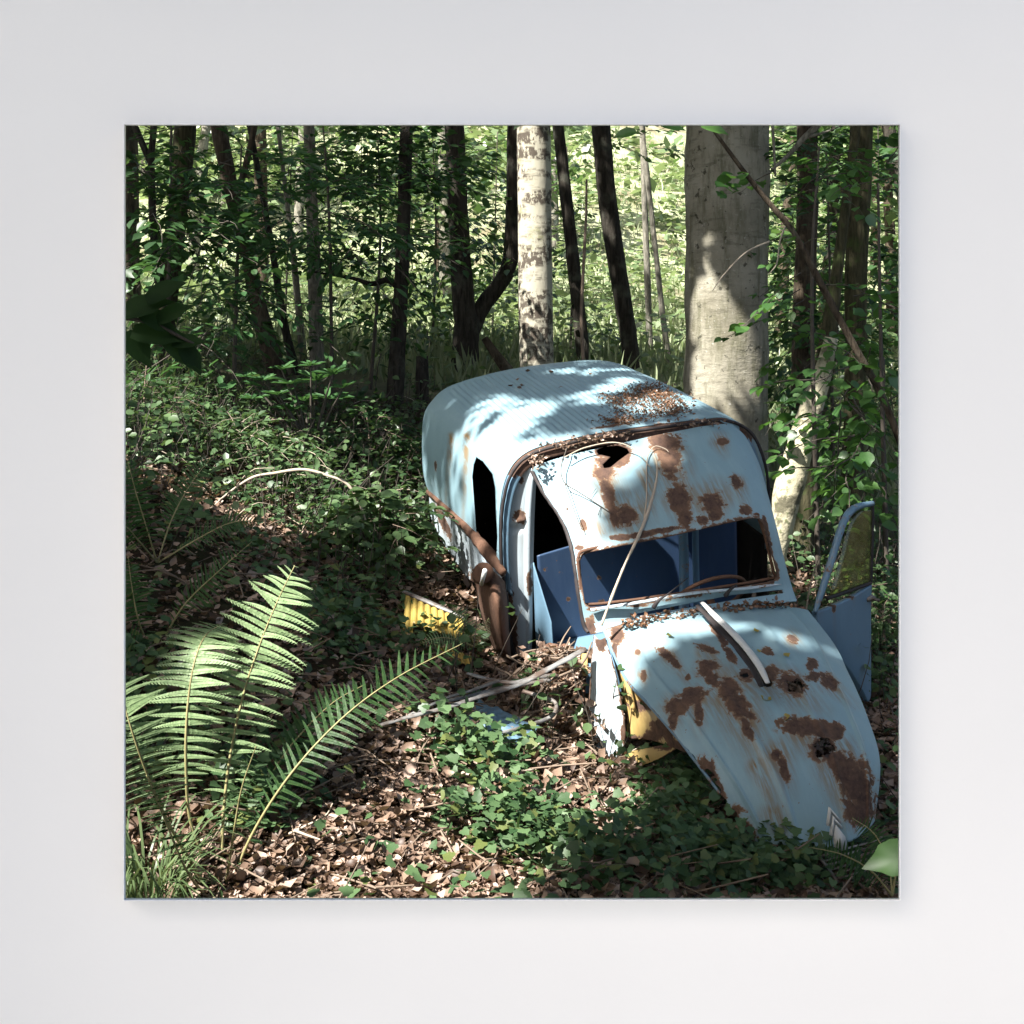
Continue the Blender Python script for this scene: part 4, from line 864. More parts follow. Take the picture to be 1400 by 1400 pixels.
def leafy(name, label, cat, stem_px, Y, spots, m, tm, n_spr, nl, size, shape='oval', group=None, L=(.4, .8), stem_r=.02, wr=.58, droop=.25, dY=1.0, avoid=None):
    """sapling or shrub: stems plus sprays spread over blobs (u, v, ru, rv) of the picture at depth Y +- dY"""
    b = P2(*stem_px[-1], Y); b[2] = gz1(b[0], b[1]); root = empty(name, b, label, cat, group)
    lm, sm = MB(), MB()
    st = [P2(u, v, Y) for u, v in stem_px[:-1]] + [b - [0, 0, .1]]
    tube(sm, st, np.linspace(stem_r * .3, stem_r, len(st)), 6, 20, .1, 8)
    wts = np.array([s[2] * s[3] for s in spots], float); wts /= wts.sum()
    for k in range(n_spr):
        s = spots[rng.choice(len(spots), p=wts)]; r = math.sqrt(rng.uniform()); a = rng.uniform(0, 6.283)
        y = Y + rng.uniform(-dY, dY); p0 = P2(s[0] + s[2] * r * math.cos(a), s[1] + s[3] * r * math.sin(a), y)
        if avoid and any(abs(p0[0] / p0[1] * F + 700 - au) < aw and p0[1] < ay for au, aw, ay in avoid): continue
        if p0[2] < gz1(p0[0], p0[1]) + .05: p0[2] = gz1(p0[0], p0[1]) + rng.uniform(.05, .3)
        c = st[int(rng.integers(0, max(1, len(st) - 1)))]; d = p0 - c; d[2] *= .25; d = d + rng.normal(size=3) * [.5, .5, .12]
        spray(lm, sm, p0, d, rng.uniform(*L), nl, size, shape, droop, wr=wr, thick=stem_r * .25)
    sm.build('stem', tm, root, origin=b); lm.build('foliage', m, root, origin=b, smooth=False)
    return root
NOBI = [(731, 26, 11.), (994, 58, 9.8)]
G1 = 'leafy saplings at the left of the wood'
leafy('sapling', 'leafy sapling filling the top left corner', 'sapling', [(235, 120), (232, 300), (228, 540)], 8.6, [(215, 230, 60, 70), (200, 330, 50, 50), (270, 300, 50, 40)], M['darkleaf'], M['dtwig'], 52, 20, .105, group=G1)
leafy('sapling', 'sapling with broad glossy leaves in front of the leaning brown trunk', 'sapling', [(330, 200), (325, 350), (318, 560)], 8.8, [(330, 240, 70, 40), (350, 420, 60, 40), (300, 350, 50, 50), (270, 430, 50, 40)], M['laurel'], M['dtwig'], 60, 16, .12, 'long', group=G1, wr=.4)
leafy('sapling', 'dense dark sapling crossing the lichen covered trunk', 'sapling', [(440, 150), (450, 300), (455, 560)], 9.4, [(420, 275, 70, 45), (470, 250, 50, 60), (400, 310, 60, 30), (500, 330, 50, 40)], M['laurel'], M['dtwig'], 66, 18, .115, 'long', group=G1, wr=.42)
leafy('sapling', 'dark leafy sapling hanging around the curved side branch', 'sapling', [(515, 150), (520, 330), (505, 600)], 10.2, [(520, 220, 60, 60), (510, 330, 60, 30), (560, 210, 50, 50), (520, 440, 40, 60)], M['darkleaf'], M['dtwig'], 76, 20, .10, group=G1)
leafy('sapling', 'layered beech sapling behind the forked trunk', 'sapling', [(590, 150), (596, 320), (590, 560)], 12.6, [(590, 230, 60, 60), (590, 330, 50, 50), (660, 260, 40, 60), (670, 330, 40, 40), (560, 430, 40, 30), (600, 460, 50, 40)], M['beechleaf'], M['dtwig'], 90, 20, .11, group=G1, avoid=NOBI)
leafy('sapling', 'pale green sapling far back between the forked trunk and the white trunk', 'sapling', [(680, 180), (676, 350), (672, 500)], 14.5, [(670, 430, 40, 50), (690, 470, 30, 30), (660, 200, 40, 40)], M['beechleaf'], M['dtwig'], 24, 18, .12, group=G1, avoid=NOBI)
leafy('sapling', 'light green sapling filling the gaps behind the slender stems at left', 'sapling', [(400, 180), (392, 380), (388, 520)], 13., [(330, 200, 120, 40), (250, 260, 70, 70), (380, 330, 90, 60), (300, 450, 60, 40), (480, 200, 60, 40)], M['beechleaf'], M['dtwig'], 74, 20, .12, group=G1)
leafy('sapling', 'small sapling with horizontal leaf layers right of the white trunk', 'sapling', [(775, 200), (782, 330), (780, 520)], 13.6, [(775, 480, 28, 30), (775, 300, 25, 60), (850, 210, 50, 30), (905, 330, 30, 20), (830, 440, 20, 40), (930, 200, 30, 40)], M['beechleaf'], M['dtwig'], 28, 14, .11, group=G1, avoid=NOBI)
G2 = 'leafy growth at the right of the wood'
leafy('hazel_shrub', 'hazel shrub with round bright leaves right of the beech trunk', 'shrub', [(1120, 200), (1110, 400), (1120, 800)], 7.6, [(1090, 240, 50, 30), (1150, 260, 60, 60), (1100, 430, 45, 60), (1190, 420, 40, 60), (1150, 500, 60, 50)], M['hazel'], M['dtwig'], 46, 9, .085, 'hazel', group=G2, wr=.85, L=(.3, .55))
leafy('hazel_shrub', 'hazel shrub on the right edge above the open van door', 'shrub', [(1200, 250), (1205, 500), (1215, 850)], 7.2, [(1200, 250, 30, 60), (1200, 560, 40, 80), (1150, 600, 50, 60), (1215, 680, 20, 70), (1140, 540, 50, 50)], M['hazel'], M['dtwig'], 46, 9, .085, 'hazel', group=G2, wr=.85, L=(.3, .55))
leafy('sapling', 'shaded sapling filling the gap behind the hazel shrub', 'sapling', [(1130, 200), (1135, 400), (1140, 740)], 11., [(1140, 220, 90, 60), (1140, 360, 90, 80), (1140, 500, 90, 80), (1150, 640, 80, 80)], M['darkleaf'], M['dtwig'], 110, 18, .11, group=G2, avoid=[(994, 60, 20)])
leafy('sapling', 'mid green sapling at the far right behind the dark patchy trunk', 'sapling', [(1200, 150), (1204, 400), (1210, 700)], 14.5, [(1140, 200, 90, 40), (1140, 330, 90, 90), (1090, 480, 40, 80), (1200, 500, 40, 90), (1070, 300, 20, 80)], M['beechleaf'], M['dtwig'], 120, 18, .13, group=G2, avoid=[(994, 60, 20)])
# the long sweeping thin branch on the right
b = P2(1232, 610, 6.6); root = empty('sweeping_branch', b, 'long thin bare branch sweeping down right across the beech trunk', 'branch')
mb = MB(); tube(mb, [P2(968, 168, 6.3), P2(1010, 225, 6.35), P2(1045, 270, 6.4), P2(1085, 318, 6.4), P2(1118, 380, 6.45), P2(1150, 440, 6.5), P2(1180, 495, 6.5), P2(1205, 540, 6.55), P2(1245, 640, 6.6)], [.010, .014, .016, .018, .021, .022, .022, .022, .022], 8, 60, .12, 9); mb.build('stem', M['bark_brown'], root, origin=b)
mb = MB(); tube(mb, [P2(1052, 330, 6.4), P2(1020, 345, 6.35), P2(990, 375, 6.3), P2(974, 398, 6.3)], [.006, .005, .004, .002], 5, 20); tube(mb, [P2(1075, 305, 6.4), P2(1066, 330, 6.4), P2(1062, 360, 6.4), P2(1050, 376, 6.4)], [.006, .005, .004, .003], 5, 20); mb.build('twig', M['ptwig'], root, origin=b)
lm, tm = MB(), MB()
for (u, v) in ((1015, 240), (985, 252), (1005, 262), (1000, 238), (1085, 330), (1130, 430), (1150, 470), (1110, 500), (1160, 520)):
    spray(lm, tm, P2(u, v, 6.35), [rng.normal(), rng.normal() * .5, 0], .12, 3, .085, 'hazel', wr=.85, thick=.002)
lm.build('foliage', M['hazel'], root, origin=b, smooth=False)
# overhanging leaves: top edge sprig, dark near sprig at left, big leaf at lower right
for nm, lab, pts_, lv, m in (('overhanging_sprig', 'sprig of bright green leaves hanging in at the top edge above the white trunk', [(690, 100, 4.6), (720, 150, 4.6), (745, 168, 4.6)], [(728, 150, -40, 40, .11), (758, 150, 60, 26, .13), (775, 158, 80, 20, .12), (842, 150, 40, 16, .10), (905, 172, 80, 12, .10), (958, 172, 60, 16, .12), (870, 180, -70, 16, .10)], 'hazel'),
                             ('overhanging_sprig', 'dark blurred sprig of large leaves close to the viewer at the left edge', [(120, 430, 2.3), (200, 440, 2.3), (265, 470, 2.3)], [(165, 430, 70, -20, .11), (180, 455, 80, 8, .12), (225, 462, 60, 50, .10), (200, 412, 50, -26, .09), (248, 470, 26, 40, .075), (215, 440, 60, -30, .08), (170, 455, 40, 50, .09), (235, 470, 50, -4, .07), (190, 425, 50, 30, .09)], 'shadeleaf')):
    b = P2(*pts_[-1]); root = empty(nm, b, lab, 'sprig'); mb = MB(); tube(mb, [P2(*q) for q in pts_], [.006, .005, .003], 6, 16); mb.build('twig', M['dtwig'], root, origin=b); lm = MB()
    for (u, v, du, dv, L) in lv:
        ax = np.array([du, 0, -dv], float); leaves(lm, [P2(u, v, pts_[0][2])], [ax], [[.2, -.75, .6]], [L * 1.0], [L * .55], 'hazel')
    lm.build('foliage', M[m], root, origin=b, smooth=False)
b = P2(1262, 1230, 3.1); root = empty('broad_leaf_plant', b, 'single broad green leaf in the lower right corner', 'plant'); lm = MB(); leaves(lm, [P2(1262, 1165, 3.1)], [[-1, 0, -.25]], [[.1, -.7, .7]], [.17], [.10], 'hazel'); lm.build('leaf', M['hazel'], root, origin=b)
mb = MB(); tube(mb, [P2(1262, 1165, 3.1), P2(1266, 1200, 3.1), P2(1268, 1290, 3.1)], [.003, .004, .005], 6, 10); mb.build('stem', M['fstem'], root, origin=b)
G4 = 'low shrubs on the left bank'
leafy('low_shrub', 'low bushy shrub with small pale leaves on the bank left of the fallen arch branch', 'shrub', [(265, 560), (260, 600), (262, 640)], 7.6, [(262, 585, 50, 30), (230, 600, 30, 30), (310, 600, 30, 26)], M['bramble'], M['twig'], 60, 14, .055, 'oval', group=G4, L=(.15, .35), stem_r=.01, dY=.35)
leafy('low_shrub', 'tangled shrub with yellowish leaves just above the fallen arch branch', 'shrub', [(350, 570), (355, 610), (360, 655)], 7.2, [(350, 600, 46, 26), (400, 615, 40, 26), (330, 590, 20, 20)], M['bramble'], M['ptwig'], 60, 14, .055, 'oval', group=G4, L=(.15, .35), stem_r=.01, dY=.3)
leafy('low_shrub', 'bramble thicket with rounder leaves close to the left flank of the van', 'shrub', [(520, 660), (520, 690), (518, 745)], 6.3, [(520, 700, 44, 28), (545, 730, 28, 20), (490, 710, 34, 24)], M['bramble'], M['twig'], 54, 9, .075, 'hazel', group=G4, L=(.15, .35), stem_r=.01, dY=.3, wr=.8)
leafy('low_shrub', 'dark tangled shrub between the laurel and the stump', 'shrub', [(500, 560), (505, 600), (505, 650)], 8.2, [(500, 590, 46, 30), (540, 610, 30, 26), (470, 600, 30, 20)], M['darkleaf'], M['twig'], 50, 14, .06, 'oval', group=G4, L=(.2, .4), stem_r=.01, dY=.35)
leafy('low_shrub', 'dark bushy shrub under the thick mossy trunk at the left edge', 'shrub', [(200, 500), (198, 530), (196, 570)], 7.8, [(195, 535, 34, 26), (225, 545, 30, 20), (190, 570, 24, 24)], M['darkleaf'], M['twig'], 44, 14, .06, 'oval', group=G4, L=(.2, .4), stem_r=.01, dY=.3)
leafy('low_shrub', 'rank green shrub between the open van door and the right edge', 'shrub', [(1205, 800), (1208, 850), (1212, 930)], 6.6, [(1210, 840, 20, 60), (1200, 900, 20, 40)], M['bramble'], M['twig'], 44, 10, .06, 'oval', group=G4, L=(.15, .35), stem_r=.01, dY=.3)
# laurel shrub with leaf whorls
b = P2(425, 565, 7.8); b[2] = gz1(b[0], b[1]); root = empty('laurel_shrub', b, 'laurel shrub with whorls of long glossy leaves below the lichen covered trunk', 'shrub'); lm, sm = MB(), MB()
for (u, v, s) in ((400, 525, 1), (432, 520, 1.1), (455, 512, 1.0), (448, 545, 1.2), (415, 548, 1), (380, 540, .8), (360, 520, .8), (345, 545, .8), (470, 530, .8), (385, 505, .8), (335, 515, .7), (425, 500, .7), (395, 560, .9)):
    c = P2(u, v, 7.8 + rng.uniform(-.3, .3)); tube(sm, [b, (b + c) / 2 + [0, 0, .05], c], [.012, .009, .005], 5, 8); n = 9; a = np.linspace(0, 6.28, n, endpoint=False) + rng.uniform(0, 1)
    ax = np.c_[np.cos(a), np.sin(a) - .25, np.full(n, .25) + rng.uniform(-.2, .3, n)]; leaves(lm, np.repeat([c], n, 0), ax, np.repeat([[0, -.25, 1]], n, 0), .15 * s * rng.uniform(.8, 1.15, n), .05 * s, 'long')
sm.build('stem', M['dtwig'], root, origin=b); lm.build('foliage', M['laurel'], root, origin=b, smooth=False)

# ------------------------------------------------------------------ far wood on the hillside
k_ = 0
G3 = 'trees on the sunlit hillside behind'
def far_tree(x, y, h, cr, n, lab, lo=2.0, size=.30, mat='farleaf'):
    r = far_trunk(x, y, h, .09 + .004 * h * rng.uniform(.6, 1.6), M[['bark_brown', 'bark_dark', 'bark_pale'][int(rng.integers(3))]], lab, G3, 'hillside_tree'); z = gz1(x, y)
    mb = MB(); nc = int(rng.integers(7, 12)); cc = np.c_[rng.normal(size=(nc, 2)) * cr * .55, rng.uniform(lo, h * 1.02, nc)]
    for c in cc:
        m_ = n // nc; q = rng.normal(size=(m_, 3)) * [cr * .34, cr * .34, .28] + c + [x, y, z]
        leaves(mb, q, rdir(m_, .4), norm(rdir(m_) * .6 + [0, -.2, 1]), size * rng.uniform(.6, 1.2, m_))
    mb.build('crown', M[mat], r, origin=(x, y, z), smooth=False)
for i in range(34):
    y = 19 + 38 * rng.uniform() ** 1.2; x = rng.uniform(-.42, .42) * y
    u = x / y * F + 700
    meadow = (430 < u < 560 or 830 < u < 960)
    if y < 36 and meadow: continue
    h = rng.uniform(4.5, 9)
    far_tree(x, y, h, rng.uniform(1.2, 2.2), 560, 'leafy tree standing on the sunlit hillside behind the glade', lo=1.6 if not meadow else 2.8, size=.20 + .006 * y, mat='farleaf' if rng.uniform() < .7 else 'beechleaf')
for i in range(16):
    x = rng.uniform(5, 13); y = rng.uniform(13, 24)
    if x / y > .30 or True: far_tree(x, y, rng.uniform(5, 8), 1.7, 520, 'leafy tree in the shaded dip at the right behind the glade', lo=.6, size=.24, mat='darkleaf')
# hillside grass and low scrub: nobody could count it
lm = MB(); n = 22000; y = 10.5 + 40 * rng.uniform(size=n) ** 1.3; x = rng.uniform(-.42, .42, n) * y; q = np.c_[x, y, gz(np.c_[x, y])]
leaves(lm, q, norm(np.c_[rng.normal(size=(n, 2)) * .35, np.ones(n)]), rdir(n, .1), rng.uniform(.15, .5, n) * (.5 + fbm(q, .4)), rng.uniform(.02, .06, n), 'diamond')
o = lm.build('hillside_grass', M['grass'], smooth=False); tag(o, kind='stuff')
lm = MB(); n = 34000; y = 10.5 + 38 * rng.uniform(size=n) ** 1.4; x = rng.uniform(-.42, .42, n) * y; q = np.c_[x, y, gz(np.c_[x, y])]; kk = fbm(q * [1, 1, 0], .7, 8) > .53; q = q[kk]; n = len(q); q[:, 2] += rng.uniform(0, .9, n) ** 2
leaves(lm, q, rdir(n, .3), norm(rdir(n) * .7 + [0, 0, 1]), rng.uniform(.006, .011, n) * (q[:, 1] + 4)); o = lm.build('hillside_scrub', M['farleaf'], smooth=False); tag(o, kind='stuff')


# ------------------------------------------------------------------ ground cover
def frust(n, y0=2.55, y1=9.0, xm=.40):
    y = y0 * np.exp(rng.uniform(size=n) * math.log(y1 / y0)); x = rng.uniform(-xm, xm, n) * y; return np.c_[x, y]
def gpix(q): return np.c_[700 + F * q[:, 0] / q[:, 1], V0 - F * q[:, 2] / q[:, 1]]
def in_van(q, pad=0.0):
    l = (q - TN) @ RN; return (np.abs(l[:, 1]) < .72 + pad) & (l[:, 0] > -2.45 - pad) & (l[:, 0] < .0 + pad) & (l[:, 2] > .1)
def gpix0(q): return np.c_[700 + F * q[:, 0] / q[:, 1], V0 - F * q[:, 2] / q[:, 1]]
def blob0(px): return np.clip(sum(np.exp(-(((px[:, 0] - u) / ru) ** 2 + ((px[:, 1] - v) / rv) ** 2)) for u, v, ru, rv in ((280, 840, 130, 80), (480, 900, 100, 60), (230, 720, 80, 60))), 0, 1)
# brown fallen leaves, thinned in the hollow so dark soil deepens its shade
n = 85000; q2 = frust(n); q = np.c_[q2, gz(q2) + rng.uniform(.0, .03, n)]; q = q[~in_van(q)]; n = len(q); kk = rng.uniform(size=n) > .8 * blob0(gpix0(q)); q = q[kk]; n = len(q); nr = norm(gnormal(q) + rng.normal(size=(n, 3)) * .38)
lm = MB(); leaves(lm, q, rdir(n, .25), nr, (.014 + .05 * rng.uniform(size=n) ** 2.2) * (.8 + .07 * q[:, 1]), shape='curl'); o = lm.build('leaf_litter', M['litter'], smooth=False); tag(o, kind='stuff')
# twigs
tm = MB(); q2 = frust(900); q = np.c_[q2, gz(q2) + .02]; q = q[~in_van(q)]
for c in q:
    a = rng.uniform(0, 6.28); L = rng.uniform(.06, .28); d = np.array([math.cos(a), math.sin(a), rng.normal() * .25]) * L; tube(tm, [c - d, c + rng.normal(size=3) * .02 + [0, 0, .012], c + d], [.003, .0035, .0015], 4, 5, caps=False)
o = tm.build('fallen_twigs', M['twig']); tag(o, kind='stuff')
# ivy: dense in patches
def blob(px, L): return np.max([np.exp(-(((px[:, 0] - u) / ru) ** 2 + ((px[:, 1] - v) / rv) ** 2)) * k for u, v, ru, rv, k in L], axis=0)
IV = [(700, 1150, 110, 70, 1.2), (640, 1040, 110, 60, 1.0), (900, 1130, 120, 90, 1.15), (920, 1050, 60, 40, 1.2), (1000, 1195, 150, 55, 1.4), (840, 1190, 90, 40, 1.1), (600, 980, 80, 40, .9), (480, 660, 110, 60, .95), (520, 740, 120, 60, 1.0), (330, 620, 130, 60, .8), (480, 850, 120, 60, .9),
      (600, 870, 60, 40, 1.1), (250, 570, 120, 60, .8), (640, 890, 60, 30, .8), (1200, 900, 60, 120, .9), (1150, 1180, 90, 50, .7), (350, 1100, 120, 60, .6), (200, 1000, 60, 150, .7)]
BARE = [(560, 1195, 110, 45, 1.), (790, 1085, 90, 28, .8), (420, 1180, 80, 40, .7), (760, 1010, 50, 40, .9), (870, 1080, 50, 20, .6), (825, 1005, 40, 60, 1.3), (620, 965, 110, 22, 1.1), (720, 930, 70, 30, 1.1), (690, 1000, 50, 25, 1.)]
n = 74000; q2 = frust(n); q = np.c_[q2, gz(q2)]; px = gpix(q)
pr = blob(px, IV) - blob(px, BARE) * .95 + (fbm(q * [1, 1, 0], 2.6, 17) - .5) * 1.8
q = q[(rng.uniform(size=n) < np.clip(pr - .18, .015, 1)) & ~in_van(q)]; n = len(q); q[:, 2] += .015 + rng.uniform(size=n) ** 2 * .10 * (1 + fbm(q, 3))
lm = MB(); nr = norm(gnormal(q) * .8 + [0, -.25, .35] + rng.normal(size=(n, 3)) * .36); leaves(lm, q, rdir(n, .35), nr, rng.uniform(.020, .048, n) * (.85 + .05 * q[:, 1]), rng.uniform(.022, .048, n) * (.85 + .05 * q[:, 1]), 'ivy')
o = lm.build('ivy', M['ivy'], smooth=False); tag(o, kind='stuff')
# low brambles and seedlings on the bank: raised leaves on thin stems
n = 8200; q2 = frust(n, 4.6, 10.5); q = np.c_[q2, gz(q2)]; px = gpix(q)
BR = [(480, 700, 130, 80, 1.), (300, 590, 150, 50, 1.1), (560, 620, 50, 60, .9), (420, 600, 100, 40, 1.), (200, 620, 60, 60, .7), (600, 720, 50, 40, .9), (1190, 800, 60, 120, 1.), (1110, 760, 50, 40, 1.0), (520, 800, 60, 40, .7), (230, 520, 90, 30, 1.)]
px_ = px; q = q[(rng.uniform(size=n) < np.clip(blob(px, BR) - 1.6 * blob(px, [(600, 855, 62, 50, 1.), (650, 800, 40, 60, 1.), (625, 740, 26, 40, 1.), (700, 900, 40, 40, 1.), (280, 850, 110, 80, .6)]) + (fbm(q * [1, 1, 0], 2.2, 41) - .5) * 1.3, 0, 1)) & ~in_van(q)]
lm, tm = MB(), MB()
for c in q:
    h = rng.uniform(.06, .45); d = np.array([rng.normal() * .4, rng.normal() * .4, 1]); top = c + d * h
    tube(tm, [c, (c + top) / 2 + rng.normal(size=3) * .02, top], [.003, .0025, .0015], 4, 4, caps=False); k = int(rng.integers(3, 7))
    pp = c + np.outer(rng.uniform(.35, 1.05, k), d * h) + rng.normal(size=(k, 3)) * .035; sz = rng.uniform(.035, .075, k)
    leaves(lm, pp, rdir(k, .3), norm(rng.normal(size=(k, 3)) * .45 + [0, -.2, 1]), sz, sz * .72, 'oval')
o = lm.build('bramble_leaves', M['bramble'], smooth=False); tag(o, kind='stuff'); o = tm.build('bramble_stems', M['dtwig']); tag(o, kind='stuff')
# bleached dead stems tangled on the bank
tm = MB()
for c in q[rng.choice(len(q), 170)]:
    a = rng.uniform(0, 6.28); L = rng.uniform(.15, .5); d = np.array([math.cos(a), math.sin(a) * .6, rng.uniform(-.1, .5)]) * L; tube(tm, [c, c + d * .5 + [0, 0, .1 * L + .03], c + d], [.003, .0025, .0012], 4, 6, caps=False)
o = tm.build('dead_stems', M['ptwig']); tag(o, kind='stuff')
# grass tufts
def tuft(name, label, u, v, Y, n, L, m='tuft', spread=.12):
    b = P2(u, v, Y); b[2] = gz1(b[0], b[1]) - .01; mb = MB()
    for i in range(n):
        a = rng.uniform(0, 6.28); r = spread * math.sqrt(rng.uniform()); c = b + [r * math.cos(a), r * math.sin(a), 0]; out = np.array([math.cos(a + rng.normal() * .6), math.sin(a + rng.normal() * .6), 0]); l = L * rng.uniform(.5, 1.1)
        pts = catmull([c, c + out * l * .12 + [0, 0, l * .5], c + out * l * .45 + [0, 0, l * .75], c + out * l * .8 + [0, 0, l * .6]], 7); w_ = .0035 * np.array([.9, 1, 1, .9, .7, .45, .1]); s = np.cross(out, [0, 0, 1])
        V = np.stack([pts + s * w_[:, None], pts - s * w_[:, None]], 1).reshape(-1, 3); i_ = np.arange(6) * 2; mb.add(V, [np.stack([i_, i_ + 2, i_ + 3, i_ + 1], -1)])
    o = mb.build(name, M[m], origin=b); o.location = b; tag(o, label, 'grass tuft')
tuft('grass_tuft', 'tuft of long fine grass blades beside the fern at the lower left edge', 200, 1140, 3.1, 100, .32)
tuft('grass_tuft', 'pale grass tuft at the left edge of the bottom of the picture', 178, 1215, 3.0, 60, .24)
tuft('grass_tuft', 'tall pale grass on the bank at left under the dark near leaves', 225, 535, 8.4, 120, .55, spread=.35)
tuft('grass_tuft', 'sparse grass blades at the upper left bank beside the mossy trunk', 300, 545, 8.6, 70, .4, spread=.4)

# ------------------------------------------------------------------ ferns
def frond(px, prof, npair, parent, org, m, tilt=.15, curl=.25, sm=1.0, fwd=.06, twist=0.0, sides=(1, 1)):
    """px: (u,v,Y) from base to tip; prof: (t, halfwidth in pixels)"""
    pts = catmull([P2(*q) for q in px], 60); T = norm(np.gradient(pts, axis=0)); Yl = pts[:, 1]
    lm, stm = MB(), MB(); tube(stm, pts, np.linspace(.0048, .0012, 60) * sm, 5)
    nrm0 = norm(np.array([twist, -1, .55])); tt = np.linspace(prof[0][0], .995, npair)
    for i, t in enumerate(tt):
        k = t * 59; p = np.array([np.interp(k, np.arange(60), pts[:, c]) for c in range(3)]); Tv = T[int(k)]; hw = np.interp(t, [a for a, _ in prof], [b for _, b in prof]) / F * p[1]
        if hw < .004: hw = .004
        for sd in (1, -1):
            if not sides[0 if sd > 0 else 1]: continue
            S = norm(np.cross(Tv, nrm0)) * sd; L = hw * rng.uniform(.84, 1.08) * (1 if rng.uniform() > .04 else .45); D = norm(S + Tv * (fwd + .25 * t ** 4 + rng.normal() * .07) + nrm0 * rng.normal() * .22); cu = curl * rng.uniform(.3, 2.0)
            m_ = 13; x = np.linspace(.04, 1, m_); mid = p + np.outer(x * L, D) + np.outer(-(x ** 2) * L * cu * .5, [0, 0, 1]) + np.outer(x ** 2 * L * tilt * .5, nrm0)
            pn = norm(np.cross(D, Tv)); pn = pn if pn @ nrm0 > 0 else -pn; up_ = norm(Tv - D * (Tv @ D)); sp = L / m_
            wl_ = (.068 * L * (1 - x) ** .7 + .012 * L) * min(1., .030 / max(hw, .01) * 2.4 + .25)
            for q_ in (1, -1):
                leaves(lm, mid, np.tile(up_ * q_ + D * .55, (m_, 1)), np.tile(pn, (m_, 1)) + rng.normal(size=(m_, 3)) * .10, wl_ * 1.25, np.full(m_, sp * 1.7), 'oval' if sm > 1.2 else 'diamond')
            tube(lm, mid[::3], np.linspace(.0013, .0005, len(mid[::3])), 3, caps=False)
    f = lm.build('frond', m, parent, smooth=False, origin=org); stm.build('frond_stem', M['fstem'], f, origin=(0, 0, 0) if False else org)
def fern(label, base, fronds, m='fern', group=None):
    b = P2(*base); b[2] = gz1(b[0], b[1]); r = empty('fern', b, label, 'fern', group)
    for fr in fronds: frond(parent=r, org=b, m=M[fr.pop('m', m)], **fr)
    return r
W1 = [(.16, 6), (.24, 40), (.4, 78), (.58, 96), (.72, 84), (.85, 55), (.94, 24), (1, 3)]
fern('large sunlit fern with upright fronds at the lower left', (300, 1215, 3.3), [
    dict(px=[(303, 1225, 3.3), (304, 1140, 3.34), (312, 1050, 3.38), (330, 960, 3.42), (352, 890, 3.45), (378, 825, 3.48), (403, 773, 3.5)], prof=[(.2, 8), (.3, 34), (.42, 54), (.58, 66), (.72, 66), (.84, 54), (.93, 33), (.97, 18), (1, 3)], npair=33, sm=1.3),
    dict(px=[(298, 1220, 3.3), (262, 1130, 3.28), (254, 1050, 3.26), (256, 970, 3.28), (266, 905, 3.34), (282, 868, 3.42), (306, 852, 3.55)], prof=[(.25, 10), (.36, 40), (.6, 60), (.8, 54), (.92, 34), (1, 4)], npair=33, sm=1.25),
    dict(px=[(290, 1225, 3.25), (238, 1140, 3.1), (206, 1070, 3.0), (182, 1005, 2.95), (164, 940, 2.95)], prof=[(.25, 10), (.45, 48), (.7, 58), (1, 48)], npair=23, sm=1.2),
    dict(px=[(310, 1225, 3.3), (345, 1140, 3.3), (400, 1055, 3.32), (470, 980, 3.4), (545, 925, 3.5), (632, 880, 3.62)], prof=[(.2, 8), (.34, 34), (.5, 44), (.75, 42), (.9, 26), (1, 4)], npair=34, m='fern_shaded', fwd=.5, sm=1.1),
    dict(px=[(308, 1222, 3.4), (340, 1120, 3.5), (390, 1030, 3.62), (450, 965, 3.75), (500, 935, 3.9)], prof=[(.16, 10), (.35, 36), (.6, 44), (.85, 26), (1, 4)], npair=32, m='fern_shaded', fwd=.5),
    dict(px=[(285, 1230, 3.2), (255, 1190, 3.0), (225, 1120, 2.9), (200, 1060, 2.8)], prof=[(.3, 8), (.5, 30), (.8, 26), (1, 8)], npair=15, m='fern_shaded'),
    dict(px=[(306, 1225, 3.25), (318, 1150, 3.15), (330, 1080, 3.1), (350, 1020, 3.05)], prof=[(.3, 8), (.5, 24), (.8, 18), (1, 5)], npair=16, m='fern_shaded')])
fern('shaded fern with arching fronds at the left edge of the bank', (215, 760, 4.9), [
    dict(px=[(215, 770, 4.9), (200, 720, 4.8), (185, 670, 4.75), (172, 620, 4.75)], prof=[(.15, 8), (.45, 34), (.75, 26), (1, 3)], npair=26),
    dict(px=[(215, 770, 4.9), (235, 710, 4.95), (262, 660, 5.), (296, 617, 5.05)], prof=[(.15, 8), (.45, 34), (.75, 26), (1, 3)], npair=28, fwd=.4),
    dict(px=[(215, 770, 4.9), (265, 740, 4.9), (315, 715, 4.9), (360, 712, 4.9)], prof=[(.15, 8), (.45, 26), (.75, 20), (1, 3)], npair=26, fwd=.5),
    dict(px=[(215, 770, 4.9), (190, 740, 4.7), (172, 720, 4.6), (150, 715, 4.5)], prof=[(.15, 8), (.45, 30), (1, 12)], npair=18)], 'fern_shaded')
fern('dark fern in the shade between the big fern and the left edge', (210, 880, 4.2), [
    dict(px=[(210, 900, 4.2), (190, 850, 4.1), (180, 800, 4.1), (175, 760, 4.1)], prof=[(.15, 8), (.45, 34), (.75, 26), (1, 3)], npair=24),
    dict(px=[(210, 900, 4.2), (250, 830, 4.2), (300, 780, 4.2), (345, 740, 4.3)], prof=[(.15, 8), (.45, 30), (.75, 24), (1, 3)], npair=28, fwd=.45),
    dict(px=[(210, 900, 4.2), (190, 880, 4.0), (170, 870, 3.9), (150, 875, 3.8)], prof=[(.15, 8), (.5, 30), (1, 12)], npair=16)], 'fern_shaded')
